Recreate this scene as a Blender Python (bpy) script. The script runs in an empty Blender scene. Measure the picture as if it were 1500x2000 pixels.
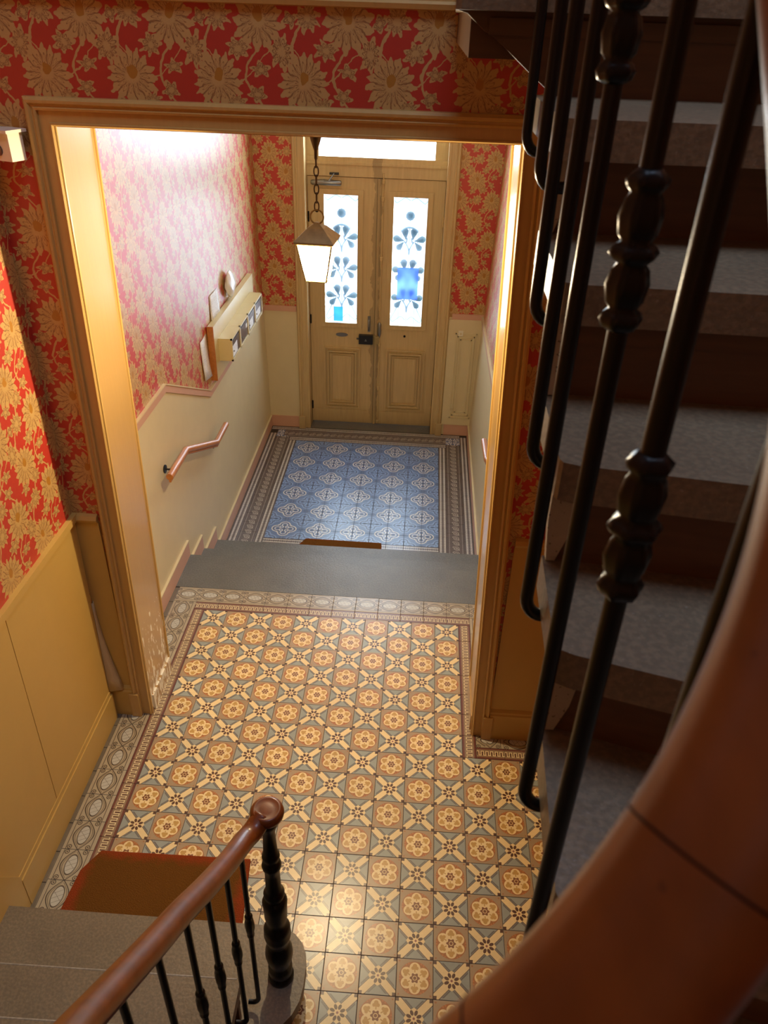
import bpy, bmesh, math, random
from mathutils import Vector, Matrix
random.seed(7)
C = bpy.context.scene.collection
SC = bpy.context.scene
PI = math.pi

# ------------------------------------------------------------------ camera
cam_d = bpy.data.cameras.new('camera'); cam = bpy.data.objects.new('camera', cam_d); C.objects.link(cam)
RIGHT = Vector((0.99781615, 0.05917779, 0.02934128))
FWD = Vector((-0.03367773, 0.83793609, -0.5447283)).normalized()
UP = RIGHT.cross(FWD).normalized(); RIGHT = FWD.cross(UP).normalized()
cam.matrix_world = Matrix(((RIGHT.x, UP.x, -FWD.x, 1.2107), (RIGHT.y, UP.y, -FWD.y, -3.5067), (RIGHT.z, UP.z, -FWD.z, 3.0603), (0, 0, 0, 1)))
cam_d.sensor_fit = 'HORIZONTAL'; cam_d.sensor_width = 36.0; cam_d.lens = 35.80
cam_d.clip_start = 0.02; cam_d.clip_end = 60
cam_d.dof.use_dof = True; cam_d.dof.focus_distance = 4.2; cam_d.dof.aperture_fstop = 13
SC.camera = cam
# ------------------------------------------------------------------ world, daylight, exposure
W = bpy.data.worlds.new('world'); SC.world = W; W.use_nodes = True
W.node_tree.nodes['Background'].inputs[0].default_value = (0.72, 0.84, 1.0, 1); W.node_tree.nodes['Background'].inputs[1].default_value = 1.0
SC.view_settings.view_transform = 'Standard'; SC.view_settings.look = 'None'
SC.view_settings.gamma = 1.0; SC.view_settings.use_curve_mapping = False
SC.view_settings.exposure = 0.9

def area(name, loc, rot, sx, sy, power, col):
    l = bpy.data.lights.new(name, 'AREA'); l.shape = 'RECTANGLE'; l.size = sx; l.size_y = sy; l.energy = power; l.color = col
    o = bpy.data.objects.new(name, l); o.location = loc; o.rotation_euler = rot; C.objects.link(o); return o
# daylight behind the glass of the street door and its transom, and the skylight over the stairwell
area('daylight_transom', (0.76, 3.80, 2.40), (math.radians(-90), 0, 0), 1.15, 0.75, 40, (0.80, 0.90, 1.0))
area('daylight_door_glass', (0.76, 3.95, 1.17), (math.radians(-90), 0, 0), 1.3, 1.30, 72, (0.74, 0.87, 1.0))
area('skylight', (1.5, -2.6, 5.9), (0, 0, 0), 1.3, 1.3, 28, (0.56, 0.72, 1.0))

# ------------------------------------------------------------------ mesh helpers
def nb(): return bmesh.new()
def link(name, bm, m=None, parent=None, smooth=False, bev=0.0, seg=2):
    if bev > 0:
        try:
            es = [e for e in bm.edges if len(e.link_faces) == 2 and e.calc_face_angle(0) > 0.5]
            bmesh.ops.bevel(bm, geom=es, offset=bev, segments=seg, profile=0.5, affect='EDGES', clamp_overlap=True)
        except Exception: pass
    if parent is not None:
        L = parent_loc(parent)
        if L.length > 0: bmesh.ops.translate(bm, vec=-L, verts=bm.verts)
    bmesh.ops.recalc_face_normals(bm, faces=bm.faces)
    me = bpy.data.meshes.new(name); bm.to_mesh(me); bm.free()
    if m: me.materials.append(m)
    if smooth:
        for p in me.polygons: p.use_smooth = True
    o = bpy.data.objects.new(name, me); C.objects.link(o)
    if parent is not None: o.parent = parent
    return o
def parent_loc(p):
    L = Vector((0, 0, 0))
    while p is not None: L += p.location; p = p.parent
    return L
def smooth_auto(o, ang=40):
    me = o.data
    for p in me.polygons: p.use_smooth = True
    b = bmesh.new(); b.from_mesh(me)
    for e in b.edges:
        if len(e.link_faces) == 2 and e.calc_face_angle(0) > math.radians(ang): e.smooth = False
    b.to_mesh(me); b.free()
    return o
def tag(o, label, cat, group=None):
    o['label'] = label; o['category'] = cat
    if group: o['group'] = group
    return o
def thing(name, loc, label, cat, group=None):
    o = bpy.data.objects.new(name, None); o.location = loc; C.objects.link(o); o.empty_display_size = 0.05
    return tag(o, label, cat, group)
def struct(o): o['kind'] = 'structure'; return o
def root(name):
    o = bpy.data.objects.new(name, None); C.objects.link(o); o.empty_display_size = 0.1; return struct(o)
def box(bm, x0, x1, y0, y1, z0, z1):
    v = [bm.verts.new((x, y, z)) for x in (x0, x1) for y in (y0, y1) for z in (z0, z1)]
    for f in ((0, 1, 3, 2), (4, 6, 7, 5), (0, 4, 5, 1), (2, 3, 7, 6), (0, 2, 6, 4), (1, 5, 7, 3)):
        bm.faces.new([v[i] for i in f])
def prism(bm, pts, axis, a, b):
    """pts in the plane across axis: x->(y,z), y->(x,z), z->(x,y)"""
    def P(p, t):
        if axis == 'x': return (t, p[0], p[1])
        if axis == 'y': return (p[0], t, p[1])
        return (p[0], p[1], t)
    A = [bm.verts.new(P(p, a)) for p in pts]; B = [bm.verts.new(P(p, b)) for p in pts]
    n = len(pts)
    bm.faces.new(A); bm.faces.new(B[::-1])
    for i in range(n): bm.faces.new((A[i], B[i], B[(i + 1) % n], A[(i + 1) % n]))
def ring(bm, c, u, v, ru, rv, n):
    return [bm.verts.new(c + u * (ru * math.cos(2 * PI * i / n)) + v * (rv * math.sin(2 * PI * i / n))) for i in range(n)]
def tube(bm, path, r, n=12, rv=None, caps=True):
    path = [Vector(p) for p in path]; rs = r if isinstance(r, (list, tuple)) else [r] * len(path)
    prev = None; first = None; vv = None
    for i, p in enumerate(path):
        t = (path[min(i + 1, len(path) - 1)] - path[max(i - 1, 0)]).normalized()
        if rv is None:
            if vv is None:
                ref = Vector((0, 0, 1)) if abs(t.z) < 0.9 else Vector((0, 1, 0))
            else: ref = vv
            u = ref.cross(t).normalized(); v = t.cross(u).normalized(); vv = v
            R = ring(bm, p, u, v, rs[i], rs[i], n)
        else:
            u = Vector((0, 0, 1)).cross(t).normalized(); v = t.cross(u).normalized()
            R = ring(bm, p, u, v, rs[i], rv, n)
        if prev:
            for k in range(n): bm.faces.new((prev[k], prev[(k + 1) % n], R[(k + 1) % n], R[k]))
        else: first = R
        prev = R
    if caps: bm.faces.new(first[::-1]); bm.faces.new(prev)
def lathe(bm, prof, c, n=24):
    """prof: (z, r) list around the vertical through c"""
    prev = None
    for z, r in prof:
        R = ring(bm, Vector((c[0], c[1], z)), Vector((1, 0, 0)), Vector((0, 1, 0)), max(r, 1e-4), max(r, 1e-4), n)
        if prev:
            for k in range(n): bm.faces.new((prev[k], prev[(k + 1) % n], R[(k + 1) % n], R[k]))
        else: bm.faces.new(R[::-1])
        prev = R
    bm.faces.new(prev)
def spline(pts, per=8):
    pts = [Vector(p) for p in pts]; out = []
    for i in range(len(pts) - 1):
        p0 = pts[max(i - 1, 0)]; p1 = pts[i]; p2 = pts[i + 1]; p3 = pts[min(i + 2, len(pts) - 1)]
        for k in range(per):
            t = k / per
            out.append(0.5 * ((2 * p1) + (p2 - p0) * t + (2 * p0 - 5 * p1 + 4 * p2 - p3) * t * t + (3 * p1 - p0 - 3 * p2 + p3) * t ** 3))
    out.append(pts[-1]); return out

# ------------------------------------------------------------------ node expression helper
def srgb(r, g, b):
    f = lambda c: (c / 255 / 12.92) if c / 255 <= 0.04045 else ((c / 255 + 0.055) / 1.055) ** 2.4
    return (f(r), f(g), f(b), 1.0)
T = None
def mth(op, a, b=None, c=None):
    n = T.nodes.new('ShaderNodeMath'); n.operation = op
    for i, v in enumerate((a, b, c)):
        if v is None: continue
        if isinstance(v, N): T.links.new(v.s, n.inputs[i])
        else: n.inputs[i].default_value = v
    return N(n.outputs[0])
class N:
    def __init__(s, sock): s.s = sock
    def __add__(a, b): return mth('ADD', a, b)
    __radd__ = __add__
    def __sub__(a, b): return mth('SUBTRACT', a, b)
    def __rsub__(a, b): return mth('SUBTRACT', b, a)
    def __mul__(a, b): return mth('MULTIPLY', a, b)
    __rmul__ = __mul__
    def __truediv__(a, b): return mth('DIVIDE', a, b)
    def __neg__(a): return mth('MULTIPLY', a, -1.0)
def ab(a): return mth('ABSOLUTE', a)
def mn(a, b): return mth('MINIMUM', a, b)
def mx(a, b): return mth('MAXIMUM', a, b)
def lt(a, b): return mth('LESS_THAN', a, b)
def gt(a, b): return mth('GREATER_THAN', a, b)
def ln(a, b): return mth('SQRT', a * a + b * b)
def wrap(a, p): return mth('WRAP', a, p / 2, -p / 2)
def atan(a, b): return mth('ARCTAN2', a, b)
def cos(a): return mth('COSINE', a)
def sin(a): return mth('SINE', a)
def near(a, c, w): return lt(ab(a - c), w)
def soft(d, edge, w): # 1 inside edge, 0 beyond edge+w
    n = T.nodes.new('ShaderNodeMapRange'); n.clamp = True
    T.links.new(d.s, n.inputs[0]); n.inputs[1].default_value = edge; n.inputs[2].default_value = edge + w
    n.inputs[3].default_value = 1; n.inputs[4].default_value = 0
    return N(n.outputs[0])
def mixc(f, a, b):
    n = T.nodes.new('ShaderNodeMix'); n.data_type = 'RGBA'
    if isinstance(f, N): T.links.new(f.s, n.inputs[0])
    else: n.inputs[0].default_value = f
    for i, v in ((6, a), (7, b)):
        if isinstance(v, N): T.links.new(v.s, n.inputs[i])
        else: n.inputs[i].default_value = v
    return N(n.outputs[2])
def sep(sock):
    n = T.nodes.new('ShaderNodeSeparateXYZ'); T.links.new(sock, n.inputs[0]); return [N(o) for o in n.outputs]
def world_xyz():
    g = T.nodes.new('ShaderNodeNewGeometry'); return sep(g.outputs['Position'])
def world_vec():
    return T.nodes.new('ShaderNodeNewGeometry').outputs['Position']
def local_xyz():
    g = T.nodes.new('ShaderNodeTexCoord'); return sep(g.outputs['Object'])
def noise(scale, detail=3, vec=None, rough=0.5, stretch=None):
    n = T.nodes.new('ShaderNodeTexNoise'); n.inputs['Scale'].default_value = scale; n.inputs['Detail'].default_value = detail
    n.inputs['Roughness'].default_value = rough
    v = vec or world_vec()
    if stretch:
        m = T.nodes.new('ShaderNodeMapping'); m.inputs['Scale'].default_value = stretch; T.links.new(v, m.inputs[0]); v = m.outputs[0]
    T.links.new(v, n.inputs['Vector']); return N(n.outputs[0])
def orand():
    return N(T.nodes.new('ShaderNodeObjectInfo').outputs['Random'])
def mat(name, fn, rough=0.5, spec=0.5, coat=0.0, coat_rough=0.1, metal=0.0, bump=None, bs=0.3, bd=0.002):
    global T
    m = bpy.data.materials.new(name); m.use_nodes = True; T = m.node_tree
    b = T.nodes['Principled BSDF']
    col = fn() if callable(fn) else fn
    if isinstance(col, N): T.links.new(col.s, b.inputs['Base Color'])
    else: b.inputs['Base Color'].default_value = col
    r = rough() if callable(rough) else rough
    if isinstance(r, N): T.links.new(r.s, b.inputs['Roughness'])
    else: b.inputs['Roughness'].default_value = r
    b.inputs['Specular IOR Level'].default_value = spec; b.inputs['Coat Weight'].default_value = coat
    b.inputs['Coat Roughness'].default_value = coat_rough; b.inputs['Metallic'].default_value = metal
    if bump:
        n = T.nodes.new('ShaderNodeBump'); n.inputs['Strength'].default_value = bs; n.inputs['Distance'].default_value = bd
        T.links.new(bump().s, n.inputs['Height']); T.links.new(n.outputs[0], b.inputs['Normal'])
    return m

# ------------------------------------------------------------------ materials
def wallpaper(name, ax):
    def f():
        X, Y, Z = world_xyz()
        u0 = X if ax == 'x' else Y
        nx = noise(26, 2) - 0.5; ny = noise(31, 2, rough=0.6) - 0.5
        u = u0 + nx * 0.024; v = Z + ny * 0.024
        P, Q = 0.27, 0.32
        mask = None; dark = None; gold = None
        els = [ # cu, cv, R, n, phase, aspect, jag
            (0.0, 0.0, 0.080, 15, 0.3, 1.0, 0.24), (0.135, 0.16, 0.079, 13, 0.9, 0.90, 0.27),
            (0.012, 0.168, 0.044, 9, 0.2, 1.0, 0.40), (0.068, 0.085, 0.040, 7, 1.1, 1.2, 0.45),
            (0.202, 0.078, 0.042, 7, 2.1, 0.8, 0.42), (0.235, 0.238, 0.036, 5, 0.5, 1.3, 0.5),
            (0.055, 0.252, 0.038, 8, 1.7, 1.0, 0.45), (0.135, 0.030, 0.034, 5, 0.4, 1.4, 0.5),
            (0.120, 0.285, 0.032, 5, 1.4, 1.2, 0.5), (0.228, 0.160, 0.026, 4, 0.7, 1.0, 0.5)]
        for (cu, cv, R, n, ph, asp, jag) in els:
            du = wrap(u - cu, P); dv = wrap(v - cv, Q) * asp
            if R > 0.06: du = du * (1.0 + dv * 2.0)
            r = ln(du, dv); th = atan(du, dv)
            w = ab(cos(th * (n / 2) + ph))
            w2 = ab(cos(th * n + ph * 2))
            edge = (w * jag + w2 * (jag * 0.30) + (1 - jag * 1.30)) * R
            k = soft(r - edge, -0.0008, 0.0016)
            mask = k if mask is None else mx(mask, k)
            # veins between the petals, darker
            vein = lt(w, 0.26) * gt(r, R * 0.28) * lt(r, R)
            inner = mx(near(r - (w2 * 0.24 + 0.42) * R, 0, 0.0020), near(r - (w2 * 0.16 + 0.24) * R, 0, 0.0016))
            d = mx(vein, inner) * lt(r, edge)
            dark = d if dark is None else mx(dark, d)
            if R > 0.06:
                g = lt(ln(du * 1.3, dv - 0.012), 0.018)
                gold = g if gold is None else mx(gold, g)
        # winding stems
        s1 = near(wrap(u + sin(Z * (2 * PI / Q)) * 0.035, P), 0, 0.0042)
        s2 = near(wrap(u - 0.135 + sin(Z * (2 * PI / Q) + 1.3) * 0.045, P), 0, 0.0038)
        s3 = near(wrap(v - 0.05 + sin(u * (2 * PI / P)) * 0.05, Q), 0, 0.0024)
        mask = mx(mask, mx(mx(s1, s2), s3))
        c = mixc(mask, srgb(188, 52, 38), srgb(200, 162, 98))
        c = mixc(dark * 0.75, c, srgb(132, 82, 42))
        c = mixc(gold, c, srgb(176, 122, 40))
        return mixc(noise(300, 2) * 0.12, c, (0.1, 0.05, 0.02, 1))
    return mat(name, f, rough=0.46, spec=0.5, coat=0.36, coat_rough=0.42, bump=lambda: noise(55, 3), bs=0.16, bd=0.003)
WPX = wallpaper('wallpaper_across', 'x'); WPY = wallpaper('wallpaper_along', 'y')

def paint(name, rgb, rough=0.45, var=0.12, coat=0.25, drk=(0.12, 0.08, 0.03, 1), cr=0.3):
    return mat(name, lambda: mixc(noise(9, 4) * var, srgb(*rgb), drk), rough=rough, coat=coat, coat_rough=cr, bump=lambda: noise(70, 3), bs=0.10, bd=0.002)
WAINS = paint('ochre_paint', (198, 162, 86))
CREAM = paint('cream_paint', (218, 202, 158), coat=0.35, cr=0.42)
PINK = paint('pink_skirting_paint', (206, 160, 134), var=0.08)
def casing_col():
    X, Y, Z = world_xyz()
    c = mixc(noise(7, 4, stretch=(10, 10, 0.6)) * 0.35, srgb(206, 168, 98), srgb(152, 114, 56))
    return c
CASING = mat('varnished_casing', casing_col, rough=0.34, coat=0.5, coat_rough=0.16, bump=lambda: noise(14, 3, stretch=(12, 12, 0.8)), bs=0.10, bd=0.002)
def jamb_col():
    X, Y, Z = world_xyz()
    c = mixc(noise(7, 4, stretch=(10, 14, 0.6)) * 0.30, srgb(184, 146, 86), srgb(140, 106, 58))
    chip = gt(noise(26, 4, stretch=(1, 2.0, 0.6)) - mx(mn(Z * 0.55 + 0.10, 0.9), 0.0) * 0.55, 0.43) * lt(Z, 0.55) * lt(X, 0.5)
    return mixc(chip, c, srgb(236, 228, 206))
JAMB = mat('worn_jamb_paint', jamb_col, rough=0.30, coat=0.6, coat_rough=0.14, bump=lambda: noise(14, 3, stretch=(12, 12, 0.8)), bs=0.08, bd=0.002)
def door_col():
    X, Y, Z = world_xyz()
    c = mixc(noise(6, 5, stretch=(9, 9, 0.7)) * 0.50, srgb(212, 186, 132), srgb(136, 108, 66))
    stile_dark = lt(ab(X - 0.775) + noise(10, 3) * 0.10, 0.085)  # darker band along the meeting stiles
    low = mth('MULTIPLY', mx(-0.25 - Z, 0.0), 1.6)
    return mixc(mx(stile_dark * 0.35, low), c, srgb(70, 50, 28))
DOOR = mat('old_door_paint', door_col, rough=0.5, coat=0.15, coat_rough=0.3, bump=lambda: noise(14, 4, stretch=(10, 10, 0.8)), bs=0.2, bd=0.002)
def stone_fn(rgb, dk):
    def f():
        c = mixc(noise(5, 4), srgb(*rgb), srgb(*dk))
        return mixc(soft(noise(110, 4), 0.42, 0.2) * 0.30, mixc(gt(noise(150, 2), 0.70) * 0.22, c, srgb(190, 185, 170)), srgb(60, 56, 50))
    return f
STONE = mat('grey_step_stone', stone_fn((120, 118, 108), (88, 86, 78)), rough=0.42, bump=lambda: noise(90, 4), bs=0.35, bd=0.003)
TREAD = mat('stair_tread_stone', stone_fn((150, 132, 104), (108, 94, 74)), rough=0.45, bump=lambda: noise(90, 4), bs=0.35, bd=0.003)
RISER = mat('brown_riser_wood', lambda: mixc(noise(8, 4, stretch=(0.6, 8, 8)), srgb(116, 82, 50), srgb(78, 54, 34)), rough=0.55, bump=lambda: noise(30, 3), bs=0.1)
WORN_HILITE = mat('worn_stone_edge_highlight', stone_fn((168, 158, 140), (134, 124, 108)), rough=0.5)  # pale stone: worn arris with the nosing highlight painted in
PLASTER = mat('chipped_plaster', lambda: mixc(gt(noise(150, 4), 0.66), srgb(182, 172, 150), srgb(110, 98, 82)), rough=0.85, bump=lambda: noise(60, 4), bs=0.5, bd=0.006)
GROUT = mat('dark_grout', lambda: mixc(noise(40, 2), srgb(70, 60, 52), srgb(48, 42, 38)), rough=0.8)
def rail_col():
    g = noise(9, 4, stretch=(3, 1.2, 3))
    c = mixc(g, srgb(136, 66, 14), srgb(70, 28, 5))
    return mixc(gt(noise(55, 2), 0.74) * 0.4, c, srgb(48, 16, 5))
RAIL = mat('polished_mahogany', rail_col, rough=0.40, spec=0.4, coat=0.32, coat_rough=0.18)
IRON = mat('black_iron', srgb(9, 9, 11), rough=0.34, spec=0.32, coat=0.06, coat_rough=0.2, bump=lambda: noise(40, 3), bs=0.08)
JOINT = mat('dark_glue_line', srgb(36, 14, 5), rough=0.9, spec=0.1)
BLACK = mat('black_metal', srgb(26, 26, 28), rough=0.4)
STEEL = mat('dull_steel', srgb(150, 150, 148), rough=0.35, metal=0.9)
OAK = mat('light_handrail_wood', lambda: mixc(noise(10, 4, stretch=(6, 1, 6)), srgb(196, 128, 62), srgb(160, 96, 42)), rough=0.4, coat=0.2, coat_rough=0.15)
BRASS = mat('aged_brass', lambda: mixc(noise(40, 3), srgb(178, 160, 108), srgb(126, 112, 72)), rough=0.5, metal=0.15)
CHAINM = mat('chain_iron', srgb(80, 70, 60), rough=0.5, metal=0.5)
GRILLE = mat('flare_blue_ironwork', srgb(50, 120, 165), rough=0.6)  # daylight flare put into the iron's base colour as blue
WHITEP = mat('white_plastic', srgb(226, 220, 200), rough=0.4)
PAPER = mat('white_paper', lambda: mixc(gt(noise(120, 1, stretch=(1, 0.25, 3)), 0.60) * 0.35, srgb(228, 228, 226), srgb(120, 124, 132)), rough=0.7)
BAGM = mat('thin_white_plastic', srgb(236, 240, 240), rough=0.25, spec=0.6)
MBOX = paint('mailbox_cream', (214, 198, 146), coat=0.3)
MBDARK = mat('mailbox_dark_panel', srgb(74, 62, 58), rough=0.3, coat=0.5)
NOTICE0 = mat('blue_notice_film', lambda: mixc(gt(noise(60, 1, stretch=(0.4, 1, 3)), 0.55) * 0.5, srgb(84, 110, 190), srgb(150, 180, 225)), rough=0.5)
def film(name, col):
    m = bpy.data.materials.new(name); m.use_nodes = True; t = m.node_tree; t.nodes.clear()
    o = t.nodes.new('ShaderNodeOutputMaterial'); a = t.nodes.new('ShaderNodeBsdfTransparent'); b = t.nodes.new('ShaderNodeBsdfTranslucent'); x = t.nodes.new('ShaderNodeMixShader')
    a.inputs[0].default_value = col; b.inputs[0].default_value = col; x.inputs[0].default_value = 0.6
    t.links.new(a.outputs[0], x.inputs[1]); t.links.new(b.outputs[0], x.inputs[2]); t.links.new(x.outputs[0], o.inputs[0]); return m
NOTICE = film('blue_notice_film_thin', (0.22, 0.30, 0.62, 1)); CARD = film('blue_card_film', (0.12, 0.30, 0.72, 1))
def mat_fn():
    X, Y, Z = local_xyz()
    e = mx(ab(X) - 0.31, Y - 0.15)
    e = mx(e, (Y - X) * 0.7 - 0.36)
    red = soft(e + noise(30, 3) * 0.06, 0.02, 0.04)
    c = mixc(red, srgb(170, 70, 32), srgb(124, 80, 26))
    return mixc(noise(240, 3) * 0.8, c, srgb(84, 48, 16))
COIR = mat('worn_coir', mat_fn, rough=0.95, spec=0.1, bump=lambda: noise(260, 4), bs=1.0, bd=0.006)

# tiles ------------------------------------------------------------
TAUPE = srgb(176, 150, 116); CREAMT = srgb(248, 222, 164); RUST = srgb(176, 114, 62); DKB = srgb(92, 60, 46)
BLG = srgb(160, 166, 156); GRT = srgb(114, 112, 108); MAR = srgb(116, 66, 56)
def tint(c):
    c = mixc(noise(60, 3) * 0.16, c, srgb(90, 78, 64))
    return mixc(orand() * 0.12, c, srgb(96, 80, 60))
def tile_flower():
    x, y, z = local_xyz(); r = ln(x, y); th = atan(y, x)
    a = mth('WRAP', th + 0.5236, PI / 6, -PI / 6)
    px = r * cos(a); py = r * sin(a)
    d = ln(px - 0.0365, py)
    c = mixc(lt(r, 0.0605), TAUPE, RUST)
    c = mixc(lt(ln(px - 0.052, ab(py) - 0.024), 0.0032), c, srgb(200, 130, 80))
    c = mixc(lt(d, 0.0208), c, CREAMT)
    leaf = mx(lt(ln(px - 0.044, py), 0.0085), lt(ln(px - 0.036, ab(py) - 0.0075), 0.0065))
    leaf = mx(leaf, lt(ab(py), 0.0022) * lt(ab(px - 0.035), 0.014))
    c = mixc(leaf, c, srgb(206, 162, 88))
    c = mixc(lt(r, 0.0200 + cos(th * 6) * 0.003), c, CREAMT)
    c = mixc(lt(r, 0.0165 + cos(th * 6) * 0.003), c, srgb(134, 82, 48))
    c = mixc(near(r, 0.0075, 0.0012), c, CREAMT)
    c = mixc(lt(ln(ab(x) - 0.060, ab(y) - 0.060), 0.0032), c, RUST)
    c = mixc(gt(mx(ab(x), ab(y)), 0.0688), c, GRT)
    return tint(c)
def tile_cross():
    x, y, z = local_xyz(); a = ab(x); b = ab(y); d = ab(a - b) * 0.7071; m = mx(a, b); s = (a + b) * 0.7071; r = ln(x, y)
    c = mixc(near(d, 0.0205, 0.0030) * lt(m, 0.063), BLG, GRT)
    c = mixc(near(d, 0.0148, 0.0012), c, DKB)
    c = mixc(lt(d, 0.0132), c, CREAMT)
    c = mixc(gt(s, 0.080 + ab(d - 0.0) * 1.1) * lt(d, 0.0137), c, DKB)
    c = mixc(gt(s, 0.093), c, DKB)
    th = atan(y, x)
    c = mixc(lt(r, 0.034 + cos(th * 8) * 0.0025), c, CREAMT)
    q = mth('WRAP', th + PI / 8, PI / 8, -PI / 8); px = r * cos(q); py = r * sin(q)
    c = mixc(lt(ln((px - 0.0205) * 0.62, py), 0.0060) , c, DKB)
    c = mixc(lt(r, 0.0045), c, srgb(150, 90, 80))
    c = mixc(gt(m, 0.0688), c, GRT)
    return tint(c)
def tile_oval():
    x, y, z = local_xyz(); a = ab(x); b = ab(y)
    c = srgb(180, 166, 138)
    f = ab(y) - cos(x * (PI / 0.14)) * 0.044
    c = mixc(near(f, 0, 0.0026), c, srgb(64, 52, 40))
    f2 = ab(y) - cos(x * (PI / 0.125)) * 0.036
    c = mixc(near(f2, 0, 0.0012) * lt(a, 0.06), c, srgb(84, 70, 54))
    e = ln(x / 0.045, y / 0.024)
    c = mixc(lt(e, 1.0), c, srgb(196, 194, 180))
    c = mixc(near(e, 1.0, 0.07), c, srgb(74, 62, 50))
    c = mixc(lt(e, 0.9) * mx(near(x - y, 0, 0.0012), near(wrap(x + y * 0.5, 0.022), 0, 0.0010)), c, srgb(130, 124, 110))
    rr = ln(a - 0.058, b - 0.040)
    c = mixc(near(rr, 0.009, 0.0018), c, srgb(64, 52, 40))
    c = mixc(lt(rr, 0.0035), c, srgb(64, 52, 40))
    c = mixc(near(b, 0.0535, 0.0014), c, srgb(60, 48, 38))
    c = mixc(gt(a, 0.0688), c, GRT)
    return tint(c)
def tile_key():
    x, y, z = local_xyz(); b = ab(y); P = 0.02333
    u = wrap(x, P)
    c = mixc(gt(b, 0.0235), srgb(150, 124, 96), MAR)
    c = mixc(gt(b, 0.0315), c, srgb(98, 56, 50))
    top = gt(u, 0.0) * near(y, 0.0125, 0.0022)
    bot = lt(u, 0.0) * near(y, -0.0125, 0.0022)
    ver = lt(b, 0.0147) * mx(lt(ab(u), 0.0020), gt(ab(u), P / 2 - 0.0020))
    c = mixc(gt(u, 0.0) * lt(b, 0.0125), c, srgb(100, 62, 50))
    c = mixc(mx(mx(top, bot), ver), c, srgb(232, 214, 166))
    c = mixc(gt(ab(x), 0.0690), c, DKB)
    return tint(c)
def tile_plain():
    return tint(mixc(noise(20, 3), srgb(128, 116, 96), srgb(98, 88, 74)))
TM = dict(rough=0.30, spec=0.5, coat=0.32, coat_rough=0.30)
M_FLOWER = mat('tile_flower', tile_flower, **TM); M_CROSS = mat('tile_cross', tile_cross, **TM)
M_OVAL = mat('tile_oval', tile_oval, **TM); M_KEY = mat('tile_key', tile_key, **TM); M_PLAIN = mat('tile_plain', tile_plain, rough=0.4)
BL0 = srgb(92, 128, 180); BL1 = srgb(136, 172, 220); BLD = srgb(62, 84, 122); WH = srgb(222, 224, 222)
def tile_blue():
    X, Y, Z = world_xyz()
    def motif(c, ox, oy, light):
        du = wrap(X - ox, 0.28); dv = wrap(Y - oy, 0.28); a = ab(du); b = ab(dv)
        sd = mn(ln(a - 0.056, b), ln(a, b - 0.056)) - 0.042
        sd = mn(sd, mx(a, b) - 0.052)
        c = mixc(near(sd, 0.0, 0.0050), c, light)
        c = mixc(near(sd, -0.0085, 0.0030), c, BLD)
        sd2 = mn(ln(a - 0.052, b), ln(a, b - 0.052)) - 0.022
        c = mixc(near(sd2, 0.0, 0.0040), c, light)
        arm = mx(lt(b, 0.0040) * lt(a, 0.062), lt(a, 0.0040) * lt(b, 0.062))
        c = mixc(arm, c, BLD)
        c = mixc(lt(ln(a - 0.052, b), 0.008) + lt(ln(a, b - 0.052), 0.008), c, BLD)
        c = mixc(near(ln(a - 0.022, b - 0.022), 0.013, 0.0035), c, light)
        return c
    c = motif(BL0, 0.195, 2.99, WH); c = motif(c, 0.335, 2.85, BL1)
    du = wrap(X - 0.195, 0.14); dv = wrap(Y - 2.99, 0.14)
    mixedc = lt(mx(ab(wrap(X - 0.335 + (Y - 2.99), 0.28)), ab(wrap(X - 0.335 - (Y - 2.99), 0.28))), 0.040)
    lad = mx(near(ab(du), 0.012, 0.002), near(ab(dv), 0.012, 0.002)) * mixedc
    c = mixc(lad, c, BLD)
    return tint(c)
def tile_square():
    x, y, z = local_xyz(); u = wrap(x, 0.035); a = ab(u); b = ab(y)
    c = mixc(lt(b, 0.0235), srgb(96, 86, 84), srgb(206, 204, 196))
    c = mixc(lt(a + b, 0.0125), c, srgb(92, 84, 84))
    c = mixc(lt((0.0175 - a) + b, 0.0125), c, srgb(92, 84, 84))
    c = mixc(near(mx(a, 0.0) * 1.0 + 0.0 - b, 0.0, 0.0012), c, srgb(130, 124, 120))
    return tint(c)
def tile_scroll():
    x, y, z = local_xyz(); P = 0.07
    u = wrap(x, P); r = ln(u, y); th = atan(y, u)
    c = srgb(98, 88, 86)
    sp = wrap(r - th * (0.013 / (2 * PI)), 0.013)
    c = mixc(near(sp, 0, 0.0024) * lt(r, 0.026), c, srgb(206, 200, 186))
    w = near(y - sin(x * (2 * PI / P)) * 0.026, 0, 0.0030) * gt(r, 0.020)
    c = mixc(w, c, srgb(206, 200, 186))
    c = mixc(lt(ln(wrap(x, 0.0093), ab(y) - 0.052), 0.0026), c, srgb(200, 196, 186))
    c = mixc(near(ab(y), 0.0645, 0.0012), c, srgb(70, 62, 62))
    return tint(c)
M_BLUE = mat('tile_blue', tile_blue, rough=0.36, spec=0.6, coat=0.6, coat_rough=0.34); M_SQ = mat('tile_square', tile_square, **TM); M_SCROLL = mat('tile_scroll', tile_scroll, **TM)

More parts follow.
